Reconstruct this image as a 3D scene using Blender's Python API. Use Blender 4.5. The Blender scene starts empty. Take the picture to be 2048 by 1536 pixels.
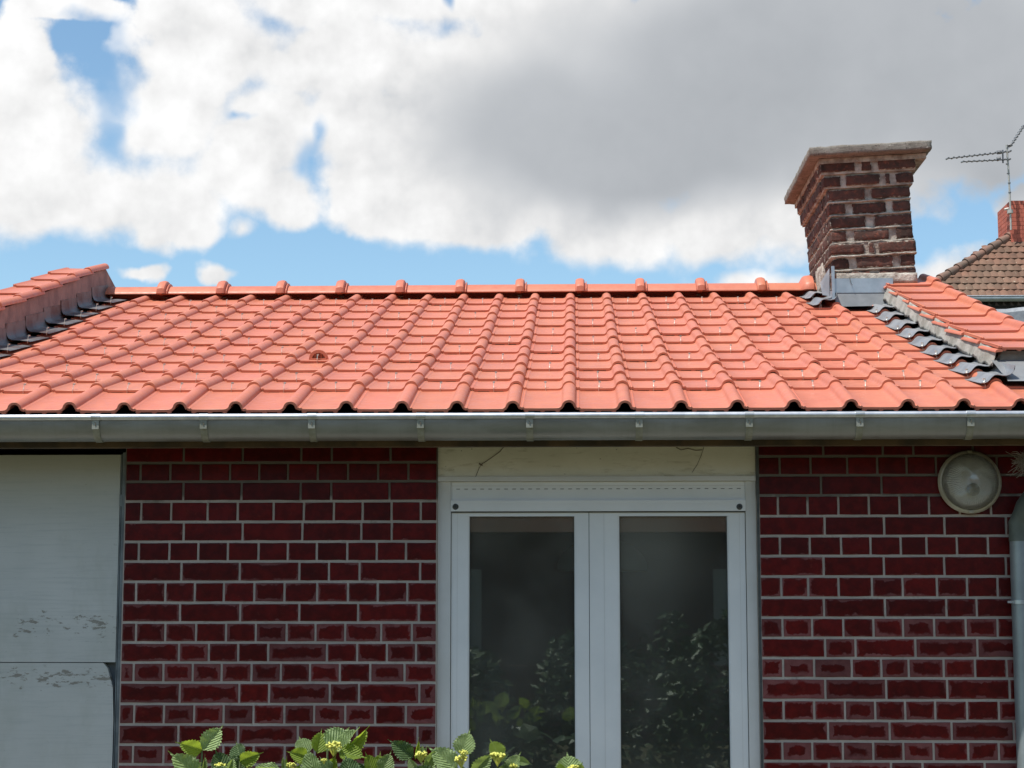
import bpy, bmesh, math, random
from math import sin, cos, tan, atan, atan2, asin, radians, pi, sqrt
from mathutils import Matrix, Vector, Euler, noise
random.seed(11)
scn = bpy.context.scene
COL = scn.collection

# ------------------------------------------------------------------ camera
F = 3660.0
TH = atan(458 / F); PS = radians(1.97); CAM = Vector((0, 0, 1.6))
cd = bpy.data.cameras.new('camera'); cam = bpy.data.objects.new('camera', cd); COL.objects.link(cam)
cam.location = CAM; cam.rotation_euler = (pi / 2 + TH, 0, PS)
cd.sensor_width = 36; cd.lens = F / 2048 * 36; cd.clip_start = .05; cd.clip_end = 2000
scn.camera = cam
_R = Vector((cos(PS), sin(PS), 0)); _F0 = Vector((-sin(PS), cos(PS), 0)); _Z = Vector((0, 0, 1))
_FW = _F0 * cos(TH) + _Z * sin(TH); _U = _Z * cos(TH) - _F0 * sin(TH)
def ray(px, py): return (_FW + _R * ((px - 1024) / F) + _U * ((768 - py) / F))
def at(px, py, X=None, Y=None, Z=None):      # measured pixel of the photograph -> point of the place on a known plane
    d = ray(px, py)
    t = X / d.x if X is not None else Y / d.y if Y is not None else (Z - CAM.z) / d.z
    return CAM + d * t

# ------------------------------------------------------------------ sun, exposure
SUN = Vector((-.34, -.29, 1.0)).normalized()
EL = asin(SUN.z); AZ = atan2(SUN.x, SUN.y)
sl = bpy.data.lights.new('sun', 'SUN'); sl.energy = 4.6; sl.angle = radians(.53); sl.color = (1, .955, .89)
so = bpy.data.objects.new('sun', sl); COL.objects.link(so); so.location = (-20, -18, 60)
so.rotation_euler = SUN.to_track_quat('Z', 'Y').to_euler()
scn.view_settings.view_transform = 'Standard'; scn.view_settings.look = 'None'
scn.view_settings.gamma = 1; scn.view_settings.use_curve_mapping = False
scn.view_settings.exposure = .35

# ------------------------------------------------------------------ node helper
class NT:
    def __init__(s, tree): s.t = tree; s.n = tree.nodes; s.l = tree.links
    def new(s, typ, **kw):
        n = s.n.new(typ)
        for k, v in kw.items():
            if k.startswith('i_'): n.inputs[k[2:]].default_value = v
            else: setattr(n, k, v)
        return n
    def put(s, sock, v):
        if isinstance(v, bpy.types.NodeSocket): s.l.new(v, sock)
        elif v is not None: sock.default_value = v
    def m(s, op, a, b=None, c=None, clamp=False):
        n = s.n.new('ShaderNodeMath'); n.operation = op; n.use_clamp = clamp
        for i, v in enumerate((a, b, c)): s.put(n.inputs[i], v)
        return n.outputs[0]
    def vm(s, op, a, b=None, out=0):
        n = s.n.new('ShaderNodeVectorMath'); n.operation = op
        s.put(n.inputs[0], a)
        if b is not None: s.put(n.inputs[1], b)
        return n.outputs[out]
    def noise(s, vec, scale, detail=4, rough=.5, dist=0, out=0):
        n = s.n.new('ShaderNodeTexNoise'); s.put(n.inputs['Vector'], vec)
        n.inputs['Scale'].default_value = scale; n.inputs['Detail'].default_value = detail
        n.inputs['Roughness'].default_value = rough; n.inputs['Distortion'].default_value = dist
        return n.outputs[out]
    def ramp(s, fac, lo, hi, a=0., b=1., smooth=True):
        n = s.n.new('ShaderNodeMapRange'); n.interpolation_type = 'SMOOTHSTEP' if smooth else 'LINEAR'
        for k, v in zip(('Value', 'From Min', 'From Max', 'To Min', 'To Max'), (fac, lo, hi, a, b)): s.put(n.inputs[k], v)
        return n.outputs[0]
    def mix(s, fac, a, b, typ='MIX'):
        n = s.n.new('ShaderNodeMix'); n.data_type = 'RGBA'; n.blend_type = typ
        s.put(n.inputs[0], fac)
        for i, v in ((6, a), (7, b)):
            if isinstance(v, tuple) and len(v) == 3: v = v + (1,)
            s.put(n.inputs[i], v)
        return n.outputs[2]
    def bump(s, h, strength=.3, dist=.01):
        n = s.n.new('ShaderNodeBump'); n.inputs['Strength'].default_value = strength; n.inputs['Distance'].default_value = dist
        s.l.new(h, n.inputs['Height']); return n.outputs[0]
    def sep(s, v):
        n = s.n.new('ShaderNodeSeparateXYZ'); s.l.new(v, n.inputs[0]); return n.outputs
    def comb(s, x, y, z):
        n = s.n.new('ShaderNodeCombineXYZ')
        for i, v in enumerate((x, y, z)): s.put(n.inputs[i], v)
        return n.outputs[0]

# ------------------------------------------------------------------ world: Nishita sky and clouds
w = bpy.data.worlds.new('World'); scn.world = w; w.use_nodes = True
w.cycles.sampling_method = 'MANUAL'; w.cycles.sample_map_resolution = 512
T = NT(w.node_tree); T.n.clear()
sky = T.new('ShaderNodeTexSky', sky_type='NISHITA', sun_disc=False, sun_elevation=EL, sun_rotation=AZ,
            altitude=50, air_density=1.0, dust_density=.6, ozone_density=1.6)
tc = T.new('ShaderNodeTexCoord'); d = T.vm('NORMALIZE', tc.outputs['Generated'])
sx, sy, sz = T.sep(d)
az = T.m('ARCTAN2', sx, sy); el = T.m('ARCSINE', sz)
p0 = T.comb(az, el, 0.)
def warpn(vec, sc, amp, det):
    n = T.noise(vec, sc, det, .55, out=1)
    v = T.vm('SUBTRACT', n, (.5, .5, .5)); return T.vm('MULTIPLY', v, (amp, amp, 0))
w1 = warpn(d, 9, .050, 2); p1 = T.vm('ADD', p0, w1); pw = T.vm('ADD', p1, warpn(d, 36, .016, 3))
def azel(px, py):
    v = ray(px, py).normalized(); return atan2(v.x, v.y), asin(v.z)
def blob(src, cx, cy, rx, ry):
    a, e = azel(cx, cy)
    v = T.vm('SUBTRACT', src, (a, e, 0)); v = T.vm('MULTIPLY', v, (F * cos(e) / rx, F / ry, 0))
    return T.m('SUBTRACT', 1., T.vm('LENGTH', v, out=1))
def union(src, L, k=.25):
    r = None
    for b in L:
        o = blob(src, *b)
        if r is None: r = o
        else:
            r = T.m('SMOOTH_MAX', r, o, k)
    return r
CL = [(10, 240, 190, 210), (60, 370, 170, 150), (470, 340, 190, 110), (560, 400, 120, 80), (-60, 80, 90, 50), (150, 400, 130, 110), (330, 400, 170, 130), (370, 470, 80, 55),
      (410, 110, 190, 130), (330, 230, 150, 130), (540, 290, 130, 130), (640, 130, 160, 130), (700, 260, 110, 110),
      (900, 200, 280, 190), (820, 370, 180, 130), (950, 430, 190, 80), (1250, 250, 420, 260), (1250, 440, 230, 130),
      (1500, 440, 250, 110), (1010, 320, 300, 200), (1500, 280, 420, 220), (1500, 100, 560, 220), (1800, 250, 330, 170), (2150, 120, 420, 230), (2060, 410, 60, 60),
      (700, 20, 300, 60), (1090, 0, 260, 150), (120, 20, 120, 40)]
dens = union(pw, CL, .2)
SM = [(1950, 545, 220, 60), (1560, 562, 200, 34), (447, 566, 62, 24), (262, 568, 60, 18), (485, 470, 60, 40)]
dens = T.m('SMOOTH_MAX', dens, T.m('MULTIPLY', union(pw, SM, .1), .42), .05)
HO = [(215, 150, 40, 115), (208, 250, 34, 70), (650, 300, 26, 48), (620, 350, 40, 60), (462, 264, 34, 15),
      (868, 10, 18, 24), (180, 55, 60, 26), (1330, 560, 90, 18), (1000, 545, 90, 45)]
vo = T.new('ShaderNodeTexVoronoi', feature='F1'); vo.inputs['Scale'].default_value = 30; vo.inputs['Detail'].default_value = 1.; vo.inputs['Roughness'].default_value = .5
T.l.new(T.vm('ADD', d, T.vm('MULTIPLY', w1, (1.2, 1.2, 0))), vo.inputs['Vector'])
puff = T.m('SUBTRACT', .42, vo.outputs['Distance'])
nfine = T.noise(d, 34, 6, .58)
nmid = T.noise(d, 8, 4, .55)
hol = union(pw, HO, .1)
front = T.m('ADD', T.m('ADD', dens, .07), T.m('ADD', T.m('MULTIPLY', T.m('SUBTRACT', nfine, .5), .62), T.m('MULTIPLY', T.m('ADD', puff, .06), .30)))
hk = T.ramp(T.m('ADD', hol, T.m('MULTIPLY', T.m('SUBTRACT', nfine, .5), 2.0)), .0, 1.1, 0., .85)
soft = T.ramp(T.noise(d, 5, 1, .5), .42, .6, .16, .42)
aF = T.m('MULTIPLY', T.ramp(front, -.02, soft), T.m('SUBTRACT', 1., hk))
# rest of the sky: broken cumulus of the same kind
dz = T.m('ADD', T.m('MAXIMUM', sz, 0.), .16)
pl = T.comb(T.m('DIVIDE', sx, dz), T.m('DIVIDE', sy, dz), 0.)
nb = T.noise(pl, 1.15, 6, .56)
aB = T.ramp(nb, .50, .63)
rel = T.vm('LENGTH', T.vm('MULTIPLY', T.vm('SUBTRACT', p0, (-.03, .16, 0)), (2.6, 3.2, 0)), out=1)
outside = T.ramp(rel, .95, 1.25)
alpha = T.m('ADD', T.m('MULTIPLY', aF, T.m('SUBTRACT', 1., outside)), T.m('MULTIPLY', aB, outside))
# shading of the clouds: thick parts grey beneath, rims and tops white
DK = [(1270, 280, 560, 210), (1700, 130, 780, 300), (2150, 240, 480, 280)]
dk = union(p1, DK, .4)
soff = T.noise(T.vm('ADD', d, (-.006, 0, .011)), 34, 3, .58)
relief = T.m('SUBTRACT', nfine, soff)
big = T.m('SUBTRACT', nmid, .5)
vlow = T.m('SUBTRACT', el, azel(0, 480)[1])
base_sh = T.m('MULTIPLY', T.ramp(vlow, .055, .0), T.ramp(T.m('ADD', nmid, T.m('MULTIPLY', puff, .3)), .35, .6))
dark = T.ramp(T.m('ADD', dk, T.m('MULTIPLY', big, .55)), -.12, .58)
dark = T.m('MULTIPLY', dark, T.ramp(el, azel(1100, 540)[1], azel(1100, 390)[1], .30, 1.))
br = T.m('SUBTRACT', 1.03, T.m('MULTIPLY', dark, .49))
br = T.m('SUBTRACT', br, T.m('MULTIPLY', base_sh, .15))
brF = T.m('ADD', br, T.m('ADD', T.m('MULTIPLY', relief, T.ramp(dark, 0, .8, .42, .05)), T.m('ADD', T.m('MULTIPLY', big, T.ramp(dark, 0, .9, .38, .22)), T.m('MULTIPLY', puff, T.ramp(dark, 0, .8, .15, .0)))))
brB = T.ramp(nb, .50, .78, 1.0, .62)
bright = T.m('ADD', T.m('MULTIPLY', brF, T.m('SUBTRACT', 1., outside)), T.m('MULTIPLY', brB, outside))
bright = T.m('MINIMUM', T.m('MAXIMUM', bright, .36), 1.1)
tint = T.mix(T.ramp(bright, .45, .95), (.915, .965, 1.03), (1.0, 1.0, 1.0))
CLB = 7.8
ccol = T.vm('MULTIPLY', tint, T.comb(*[T.m('MULTIPLY', bright, CLB)] * 3))
skyc = T.mix(1.0, sky.outputs[0], (1.20, 1.37, 1.35), 'MULTIPLY')
low = T.ramp(sz, -.02, .02)
mixc = T.mix(T.m('MULTIPLY', alpha, low), skyc, ccol)
bg = T.new('ShaderNodeBackground'); bg.inputs[1].default_value = .095
T.l.new(mixc, bg.inputs[0]); wo = T.new('ShaderNodeOutputWorld'); T.l.new(bg.outputs[0], wo.inputs[0])

# ------------------------------------------------------------------ materials
def mat(name, col=(.5, .5, .5), rough=.6, metal=0., spec=.5):
    m = bpy.data.materials.new(name); m.use_nodes = True
    t = NT(m.node_tree); b = m.node_tree.nodes['Principled BSDF']
    b.inputs['Base Color'].default_value = (*col, 1); b.inputs['Roughness'].default_value = rough
    b.inputs['Metallic'].default_value = metal; b.inputs['Specular IOR Level'].default_value = spec
    return m, t, b
def oc(t): return t.new('ShaderNodeTexCoord').outputs['Object']
def wpos(t): return t.new('ShaderNodeNewGeometry').outputs['Position']
def orand(t): return t.new('ShaderNodeObjectInfo').outputs['Random']
def shifted(t, v):
    r = orand(t); return t.vm('ADD', v, t.comb(t.m('MULTIPLY', r, 37.), t.m('MULTIPLY', r, 91.), t.m('MULTIPLY', r, 13.)))
def simple(name, c1, c2, sc=6, rough=.6, metal=0., spec=.5, bump=.0, bsc=60, det=5, lo=.35, hi=.65, world=True, vary=0., bd=.004):
    m, t, b = mat(name, c1, rough, metal, spec)
    v = wpos(t) if world else shifted(t, oc(t))
    c = t.mix(t.ramp(t.noise(v, sc, det, .6), lo, hi), c1, c2)
    if vary:
        hv = t.new('ShaderNodeHueSaturation'); t.l.new(c, hv.inputs['Color'])
        t.l.new(t.ramp(orand(t), 0, 1, 1 - vary, 1 + vary, False), hv.inputs['Value']); c = hv.outputs[0]
    t.l.new(c, b.inputs['Base Color'])
    if bump: t.l.new(t.bump(t.noise(v, bsc, 6, .65), bump, bd), b.inputs['Normal'])
    return m
M = {}
# roof tile clay
def clay(name, a, bb, spec=.5, rough=.42):
    m, t, b = mat(name, a, rough, 0, spec)
    v = shifted(t, oc(t))
    c = t.mix(t.ramp(t.noise(v, 9, 5, .6), .3, .7), a, bb)
    c = t.mix(t.m('MULTIPLY', t.ramp(t.noise(v, 260, 2, .6), .62, .80), .12), c, (.33, .12, .07))
    c = t.mix(t.m('MULTIPLY', t.ramp(t.noise(v, 22, 6, .7), .62, .74), .18), c, (.62, .34, .25))
    hv = t.new('ShaderNodeHueSaturation'); t.l.new(c, hv.inputs['Color'])
    t.l.new(t.ramp(orand(t), 0, 1, .95, 1.04, False), hv.inputs['Value'])
    t.l.new(t.ramp(t.m('FRACT', t.m('MULTIPLY', orand(t), 7.3)), 0, 1, .4975, .5025, False), hv.inputs['Hue'])
    t.l.new(hv.outputs[0], b.inputs['Base Color'])
    t.l.new(t.ramp(t.noise(v, 30, 4, .6), .3, .7, rough - .05, rough + .14), b.inputs['Roughness'])
    return m
M['tile'] = clay('fresh_clay', (.50, .155, .088), (.54, .178, .102))
M['vent'] = clay('vent_clay', (.50, .13, .07), (.56, .17, .09))
M['zinc'] = simple('zinc', (.22, .23, .24), (.31, .32, .33), 7, .42, .25, bump=.08, bsc=14, bd=.01)
M['zinc_dull'] = simple('dull_zinc', (.17, .18, .185), (.25, .26, .265), 5, .5, .3, bump=.1, bsc=9, bd=.01)
M['zinc_left'] = simple('painted_reflection_zinc', (.17, .165, .165), (.10, .065, .06), 6, .5, .3, bump=.2, bsc=14, bd=.012, lo=.42, hi=.62)  # red-brown patches paint the tiles' reflection into the zinc colour
M['lead'] = simple('weathered_zinc', (.24, .26, .28), (.40, .42, .43), 9, .55, .25, bump=.25, bsc=16, bd=.012)
def gutter_mat():
    m, t, b = mat('gutter_zinc', (.3, .31, .31), .33, .55)
    v = wpos(t)
    vs = t.vm('MULTIPLY', v, (1.0, 1.0, 3.0))
    n1 = t.ramp(t.noise(vs, 4, 6, .65), .35, .7); n2 = t.ramp(t.noise(t.vm('MULTIPLY', v, (14., 1, 1.2)), 3, 5, .6), .45, .75)
    c = t.mix(n1, (.235, .245, .24), (.30, .31, .305)); c = t.mix(t.m('MULTIPLY', n2, .18), c, (.16, .17, .13))
    t.l.new(c, b.inputs['Base Color']); t.l.new(t.ramp(n1, 0, 1, .36, .48), b.inputs['Roughness'])
    t.l.new(t.bump(t.noise(vs, 5, 3, .5), .12, .01), b.inputs['Normal']); return m
M['gutter'] = gutter_mat()
M['bead'] = simple('gutter_bead_zinc', (.66, .68, .70), (.52, .54, .57), 22, .34, .7)
M['strap'] = simple('strap_galvanised', (.29, .295, .25), (.21, .215, .17), 30, .5, .3)
M['bracket'] = simple('bracket_cover', (.40, .42, .42), (.55, .57, .58), 20, .35, .8)
M['clip'] = simple('steel_clip', (.62, .60, .54), (.50, .47, .40), 30, .4, .6)
M['render'] = simple('grey_mortar_render', (.36, .34, .30), (.25, .235, .21), 9, .9, bump=.5, bsc=45, bd=.008, spec=.2)
M['render_l'] = simple('brownish_mortar_render', (.33, .235, .21), (.22, .16, .15), 7, .85, bump=.35, bsc=30, bd=.006, spec=.25)
M['cement'] = simple('pale_cement_smear', (.37, .355, .32), (.23, .22, .19), 9, .9, bump=.6, bsc=50, bd=.008, spec=.2)
M['soffit'] = simple('brown_soffit', (.12, .075, .035), (.05, .035, .02), 8, .7)
M['dark'] = simple('dark_void', (.02, .018, .016), (.03, .026, .022), 5, .95, spec=.1)
M['under'] = simple('roof_underlay', (.05, .035, .03), (.03, .02, .02), 5, .9, spec=.1)
M['pvc'] = simple('white_plastic_frame', (.78, .79, .78), (.72, .735, .73), 3, .30, bump=.02, bsc=300, bd=.001)
M['pvc2'] = simple('aged_white_plastic', (.60, .60, .57), (.66, .66, .64), 4, .38)
M['gasket'] = simple('dark_seal', (.05, .055, .055), (.08, .085, .08), 30, .6)
def lintel():
    m, t, b = mat('cream_lintel_paint', (.5, .46, .3), .6)
    v = wpos(t); c = t.mix(t.ramp(t.noise(v, 3.5, 6, .6), .35, .7), (.76, .74, .64), (.67, .65, .55))
    c = t.mix(t.m('MULTIPLY', t.ramp(t.noise(t.vm('MULTIPLY', v, (1, 1, 5.)), 10, 6, .7), .52, .72), .45), c, (.26, .23, .13))
    c = t.mix(t.ramp(t.noise(v, 90, 2, .5), .74, .8), c, (.10, .08, .05))
    t.l.new(c, b.inputs['Base Color']); t.l.new(t.bump(t.noise(v, 25, 5, .6), .15, .004), b.inputs['Normal']); return m
M['lintel'] = lintel()
# glazed red brick: blood red glossy skin, mauve dull skin left round the edges
def redbrick():
    m, t, b = mat('glazed_red_brick', (.07, .005, .006), .25, 0, .2)
    o = t.new('ShaderNodeTexCoord').outputs['Object']; x, y, z = t.sep(o)
    hl = t.new('ShaderNodeAttribute', attribute_name='half_length').outputs['Fac']
    wear = t.new('ShaderNodeAttribute', attribute_name='wear').outputs['Fac']
    v = shifted(t, o)
    e = t.m('MINIMUM', t.m('SUBTRACT', hl, t.m('ABSOLUTE', x)), t.m('SUBTRACT', .033, t.m('ABSOLUTE', z)))
    n = t.noise(v, 26, 5, .62); n2 = t.noise(v, 11, 3, .5)
    lim = t.m('ADD', t.m('MULTIPLY', wear, .022), -.007)
    k = t.m('SUBTRACT', t.m('ADD', e, t.m('ADD', t.m('MULTIPLY', t.m('SUBTRACT', n, .5), .042), t.m('MULTIPLY', t.m('SUBTRACT', n2, .5), .022))), lim)
    core = t.ramp(k, t.ramp(n2, .35, .65, -.0015, -.0065), t.ramp(n2, .35, .65, .0015, .0055))
    deep = t.mix(t.ramp(t.noise(v, 26, 5, .6), .35, .7), (.062, .0026, .0027), (.108, .0045, .0042))
    deep = t.mix(t.m('MULTIPLY', t.ramp(t.noise(v, 60, 4, .6), .60, .72), .4), deep, (.12, .02, .012))
    dull = t.mix(t.ramp(t.noise(v, 30, 5, .6), .3, .7), (.135, .043, .042), (.18, .062, .060))
    c = t.mix(core, dull, deep)
    fl = t.m('MULTIPLY', t.ramp(t.noise(t.vm('MULTIPLY', v, (1, 1, .5)), 75, 4, .7), .765, .80), .7)
    c = t.mix(fl, c, (.42, .36, .33))
    hv = t.new('ShaderNodeHueSaturation'); t.l.new(c, hv.inputs['Color'])
    t.l.new(t.ramp(orand(t), 0, 1, .75, 1.25, False), hv.inputs['Value'])
    t.l.new(hv.outputs[0], b.inputs['Base Color'])
    t.l.new(t.ramp(core, 0, 1, .6, .38), b.inputs['Roughness'])
    h = t.m('ADD', t.noise(v, 60, 5, .6), t.m('MULTIPLY', core, .35))
    t.l.new(t.bump(h, .25, .003), b.inputs['Normal']); return m
M['brick'] = redbrick()
def mortar():
    m, t, b = mat('wall_mortar', (.3, .27, .24), .9, 0, .2)
    v = wpos(t); c = t.mix(t.ramp(t.noise(v, 4, 5, .6), .3, .7), (.50, .44, .385), (.38, .33, .29))
    c = t.mix(t.ramp(t.noise(v, 110, 3, .6), .5, .7), c, (.40, .35, .31))
    c = t.mix(t.m('MULTIPLY', t.ramp(t.noise(v, 14, 4, .6), .6, .75), .5), c, (.13, .10, .08))
    zz = t.sep(v)[2]; topmost = t.ramp(t.m('ADD', zz, t.m('MULTIPLY', t.m('SUBTRACT', t.noise(v, 9, 4, .6), .5), .10)), 2.018, 2.045)      # pointing turns darker, with a ragged edge, on the top courses
    c = t.mix(t.m('MULTIPLY', topmost, .85), c, (.11, .10, .085))
    t.l.new(c, b.inputs['Base Color']); t.l.new(t.bump(t.noise(v, 160, 5, .7), .5, .003), b.inputs['Normal']); return m
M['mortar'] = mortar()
M['plainbrick'] = simple('plain_red_brick', (.07, .005, .006), (.11, .02, .022), 9, .4, spec=.2, bump=.1)
def chbrick():
    m, t, b = mat('old_chimney_brick', (.1, .05, .04), .85, 0, .25)
    o = oc(t); v = shifted(t, o); ox, oy, oz = t.sep(o)
    hx = t.new('ShaderNodeAttribute', attribute_name='half_x').outputs['Fac']; hy = t.new('ShaderNodeAttribute', attribute_name='half_y').outputs['Fac']
    ex = t.m('SUBTRACT', hx, t.m('ABSOLUTE', ox)); ey = t.m('SUBTRACT', hy, t.m('ABSOLUTE', oy))
    ed = t.m('MINIMUM', t.m('MAXIMUM', ex, ey), t.m('SUBTRACT', .030, t.m('ABSOLUTE', oz)))
    ed = t.m('ADD', ed, t.m('MULTIPLY', t.m('SUBTRACT', t.noise(v, 42, 6, .7), .5), .036))
    smear = t.ramp(ed, .0045, -.0005)
    c = t.mix(t.ramp(t.noise(v, 14, 6, .65), .35, .65), (.125, .055, .042), (.072, .042, .034))
    c = t.mix(t.ramp(t.noise(v, 33, 5, .7), .52, .68), c, (.21, .075, .05))
    c = t.mix(t.m('MULTIPLY', t.ramp(t.noise(v, 22, 6, .7), .55, .72), .8), c, (.035, .03, .026))
    c = t.mix(t.ramp(t.noise(v, 170, 3, .6), .70, .76), c, (.42, .40, .36))
    c = t.mix(smear, c, t.mix(t.ramp(t.noise(v, 60, 4, .6), .35, .65), (.50, .46, .39), (.27, .22, .18)))
    hv = t.new('ShaderNodeHueSaturation'); t.l.new(c, hv.inputs['Color'])
    t.l.new(t.ramp(orand(t), 0, 1, .7, 1.3, False), hv.inputs['Value'])
    t.l.new(hv.outputs[0], b.inputs['Base Color'])
    t.l.new(t.bump(t.noise(v, 70, 8, .75), 1.0, .010), b.inputs['Normal']); return m
M['chbrick'] = chbrick()
M['chmortar'] = simple('chimney_lime_mortar', (.56, .52, .45), (.27, .22, .185), 16, .95, bump=1.0, bsc=75, bd=.012, det=8, spec=.15)
def capm():
    m, t, b = mat('lichened_concrete_cap', (.35, .32, .27), .95, 0, .15)
    v = wpos(t); c = t.mix(t.ramp(t.noise(v, 20, 7, .7), .35, .65), (.30, .275, .24), (.20, .18, .155))
    c = t.mix(t.ramp(t.noise(v, 75, 6, .75), .56, .66), c, (.06, .055, .045))
    c = t.mix(t.ramp(t.noise(t.vm('ADD', v, (5, 5, 5)), 60, 5, .7), .60, .70), c, (.52, .49, .42))
    t.l.new(c, b.inputs['Base Color']); t.l.new(t.bump(t.noise(v, 85, 7, .75), 1.0, .012), b.inputs['Normal']); return m
M['cap'] = capm()
def board():
    m, t, b = mat('peeling_white_board_paint', (.6, .65, .66), .5)
    v = wpos(t); x, y, z = t.sep(v)
    c = t.mix(t.ramp(t.noise(v, 2.2, 5, .55), .3, .7), (.47, .49, .47), (.55, .565, .545))
    st = t.noise(t.vm('MULTIPLY', v, (1., 1., 22.)), 5, 6, .7)
    c = t.mix(t.m('MULTIPLY', t.ramp(st, .45, .72), .38), c, (.33, .37, .37))
    c = t.mix(t.m('MULTIPLY', t.ramp(t.noise(t.vm('MULTIPLY', v, (1.6, 1., .8)), 3.4, 7, .65), .48, .68), .30), c, (.34, .36, .31))
    c = t.mix(t.m('MULTIPLY', t.ramp(t.noise(t.vm('MULTIPLY', v, (1., 1., 2.)), 60, 4, .7), .66, .72), .5), c, (.28, .29, .27))
    band = t.m('MAXIMUM', t.ramp(t.m('ABSOLUTE', t.m('SUBTRACT', z, 1.555)), .11, .0), t.m('MULTIPLY', t.ramp(t.m('ABSOLUTE', t.m('SUBTRACT', z, 1.355)), .075, .0), 1.1))
    band = t.m('ADD', band, t.m('MULTIPLY', t.ramp(t.m('ABSOLUTE', t.m('SUBTRACT', z, 2.05)), .08, .0), .25))
    pn = t.m('ADD', t.noise(t.vm('MULTIPLY', v, (1., 1., 2.6)), 22, 8, .72), t.m('MULTIPLY', t.m('SUBTRACT', t.noise(v, 5, 3, .5), .5), .35))
    peel = t.ramp(t.m('ADD', pn, t.m('MULTIPLY', band, .16)), .685, .725)
    c = t.mix(peel, c, (.24, .23, .20))
    yel = t.m('MULTIPLY', t.ramp(z, 1.9, 2.2), .35); c = t.mix(yel, c, (.42, .42, .33))
    t.l.new(c, b.inputs['Base Color']); t.l.new(t.bump(t.m('SUBTRACT', t.noise(v, 12, 5, .6), t.m('MULTIPLY', peel, .5)), .25, .004), b.inputs['Normal']); return m
M['board'] = board()
M['bluewood'] = simple('bare_blue_grey_wood', (.09, .12, .14), (.16, .18, .19), 12, .8, bump=.3)
M['frame_dark'] = simple('faded_door_frame', (.19, .22, .23), (.10, .12, .13), 9, .7)
def glass():
    m = bpy.data.materials.new('dusty_window_glass'); m.use_nodes = True; t = NT(m.node_tree); t.n.clear()
    gl = t.new('ShaderNodeBsdfGlossy'); gl.inputs['Roughness'].default_value = .012; gl.inputs['Color'].default_value = (.9, 1, .97, 1)
    tr = t.new('ShaderNodeBsdfTransparent'); tr.inputs['Color'].default_value = (.62, .66, .64, 1)
    fr = t.new('ShaderNodeFresnel'); fr.inputs['IOR'].default_value = 1.52
    a = t.new('ShaderNodeMixShader'); t.l.new(t.m('MULTIPLY', fr.outputs[0], 1.9, clamp=True), a.inputs[0]); t.l.new(tr.outputs[0], a.inputs[1]); t.l.new(gl.outputs[0], a.inputs[2])
    df = t.new('ShaderNodeBsdfDiffuse'); df.inputs['Color'].default_value = (.55, .55, .48, 1)
    v = wpos(t); x, y, z = t.sep(v)
    dust = t.m('MULTIPLY', t.ramp(t.noise(v, 3.1, 5, .6), .35, .75), .07)
    sm = t.m('MULTIPLY', t.ramp(t.vm('LENGTH', t.vm('MULTIPLY', t.vm('SUBTRACT', v, (.27, 6.99, 1.83)), (3.4, 0, 2.7)), out=1), 1.0, .1), .13)
    dust = t.m('ADD', t.m('ADD', dust, .055), sm)
    sp = t.m('MULTIPLY', t.ramp(t.noise(v, 130, 2, .5), .78, .82), .35)
    b = t.new('ShaderNodeMixShader'); t.l.new(t.m('ADD', dust, sp), b.inputs[0]); t.l.new(a.outputs[0], b.inputs[1]); t.l.new(df.outputs[0], b.inputs[2])
    o = t.new('ShaderNodeOutputMaterial'); t.l.new(b.outputs[0], o.inputs[0]); return m
M['glass'] = glass()
def lampglass():
    m = bpy.data.materials.new('ribbed_lamp_glass'); m.use_nodes = True; t = NT(m.node_tree); t.n.clear()
    v = oc(t); x, y, z = t.sep(v)
    ang = t.m('ARCTAN2', z, x); rib = t.m('SINE', t.m('MULTIPLY', ang, 64.))
    rr = t.m('SQRT', t.m('ADD', t.m('MULTIPLY', x, x), t.m('MULTIPLY', z, z)))
    rib = t.m('MULTIPLY', rib, t.ramp(rr, .015, .05))
    bp = t.bump(rib, .5, .002)
    g = t.new('ShaderNodeBsdfGlossy'); g.inputs['Roughness'].default_value = .16; g.inputs['Color'].default_value = (.8, .82, .8, 1); t.l.new(bp, g.inputs['Normal'])
    d_ = t.new('ShaderNodeBsdfDiffuse'); d_.inputs['Color'].default_value = (.66, .66, .61, 1); t.l.new(bp, d_.inputs['Normal'])
    tr = t.new('ShaderNodeBsdfTransparent'); tr.inputs['Color'].default_value = (.85, .86, .82, 1)
    fr = t.new('ShaderNodeFresnel'); fr.inputs['IOR'].default_value = 1.5; t.l.new(bp, fr.inputs['Normal'])
    a = t.new('ShaderNodeMixShader'); t.l.new(t.ramp(t.noise(v, 20, 4, .6), .3, .7, .12, .34), a.inputs[0]); t.l.new(tr.outputs[0], a.inputs[1]); t.l.new(d_.outputs[0], a.inputs[2])
    b = t.new('ShaderNodeMixShader'); t.l.new(t.m('ADD', fr.outputs[0], .10), b.inputs[0]); t.l.new(a.outputs[0], b.inputs[1]); t.l.new(g.outputs[0], b.inputs[2])
    o = t.new('ShaderNodeOutputMaterial'); t.l.new(b.outputs[0], o.inputs[0]); return m
M['lampglass'] = lampglass()
M['lampmetal'] = simple('cream_lamp_metal', (.46, .44, .36), (.34, .31, .23), 18, .4, .2, bump=.1)
M['lampmetal2'] = simple('white_lampshade', (.85, .84, .80), (.78, .77, .73), 6, .4)
M['reflector'] = simple('lamp_reflector', (.80, .80, .76), (.66, .66, .62), 14, .35, .3)
M['bulb'] = simple('dusty_bulb', (.10, .10, .10), (.06, .06, .06), 20, .3)
M['pipe'] = simple('downpipe_zinc', (.25, .29, .30), (.32, .36, .37), 6, .42, .45, bump=.05, bsc=20)
M['pipe_green'] = simple('elbow_painted', (.09, .11, .095), (.14, .16, .14), 8, .5, .2)
M['ring'] = simple('pipe_ring', (.50, .55, .57), (.40, .45, .47), 10, .35, .7)
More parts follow.
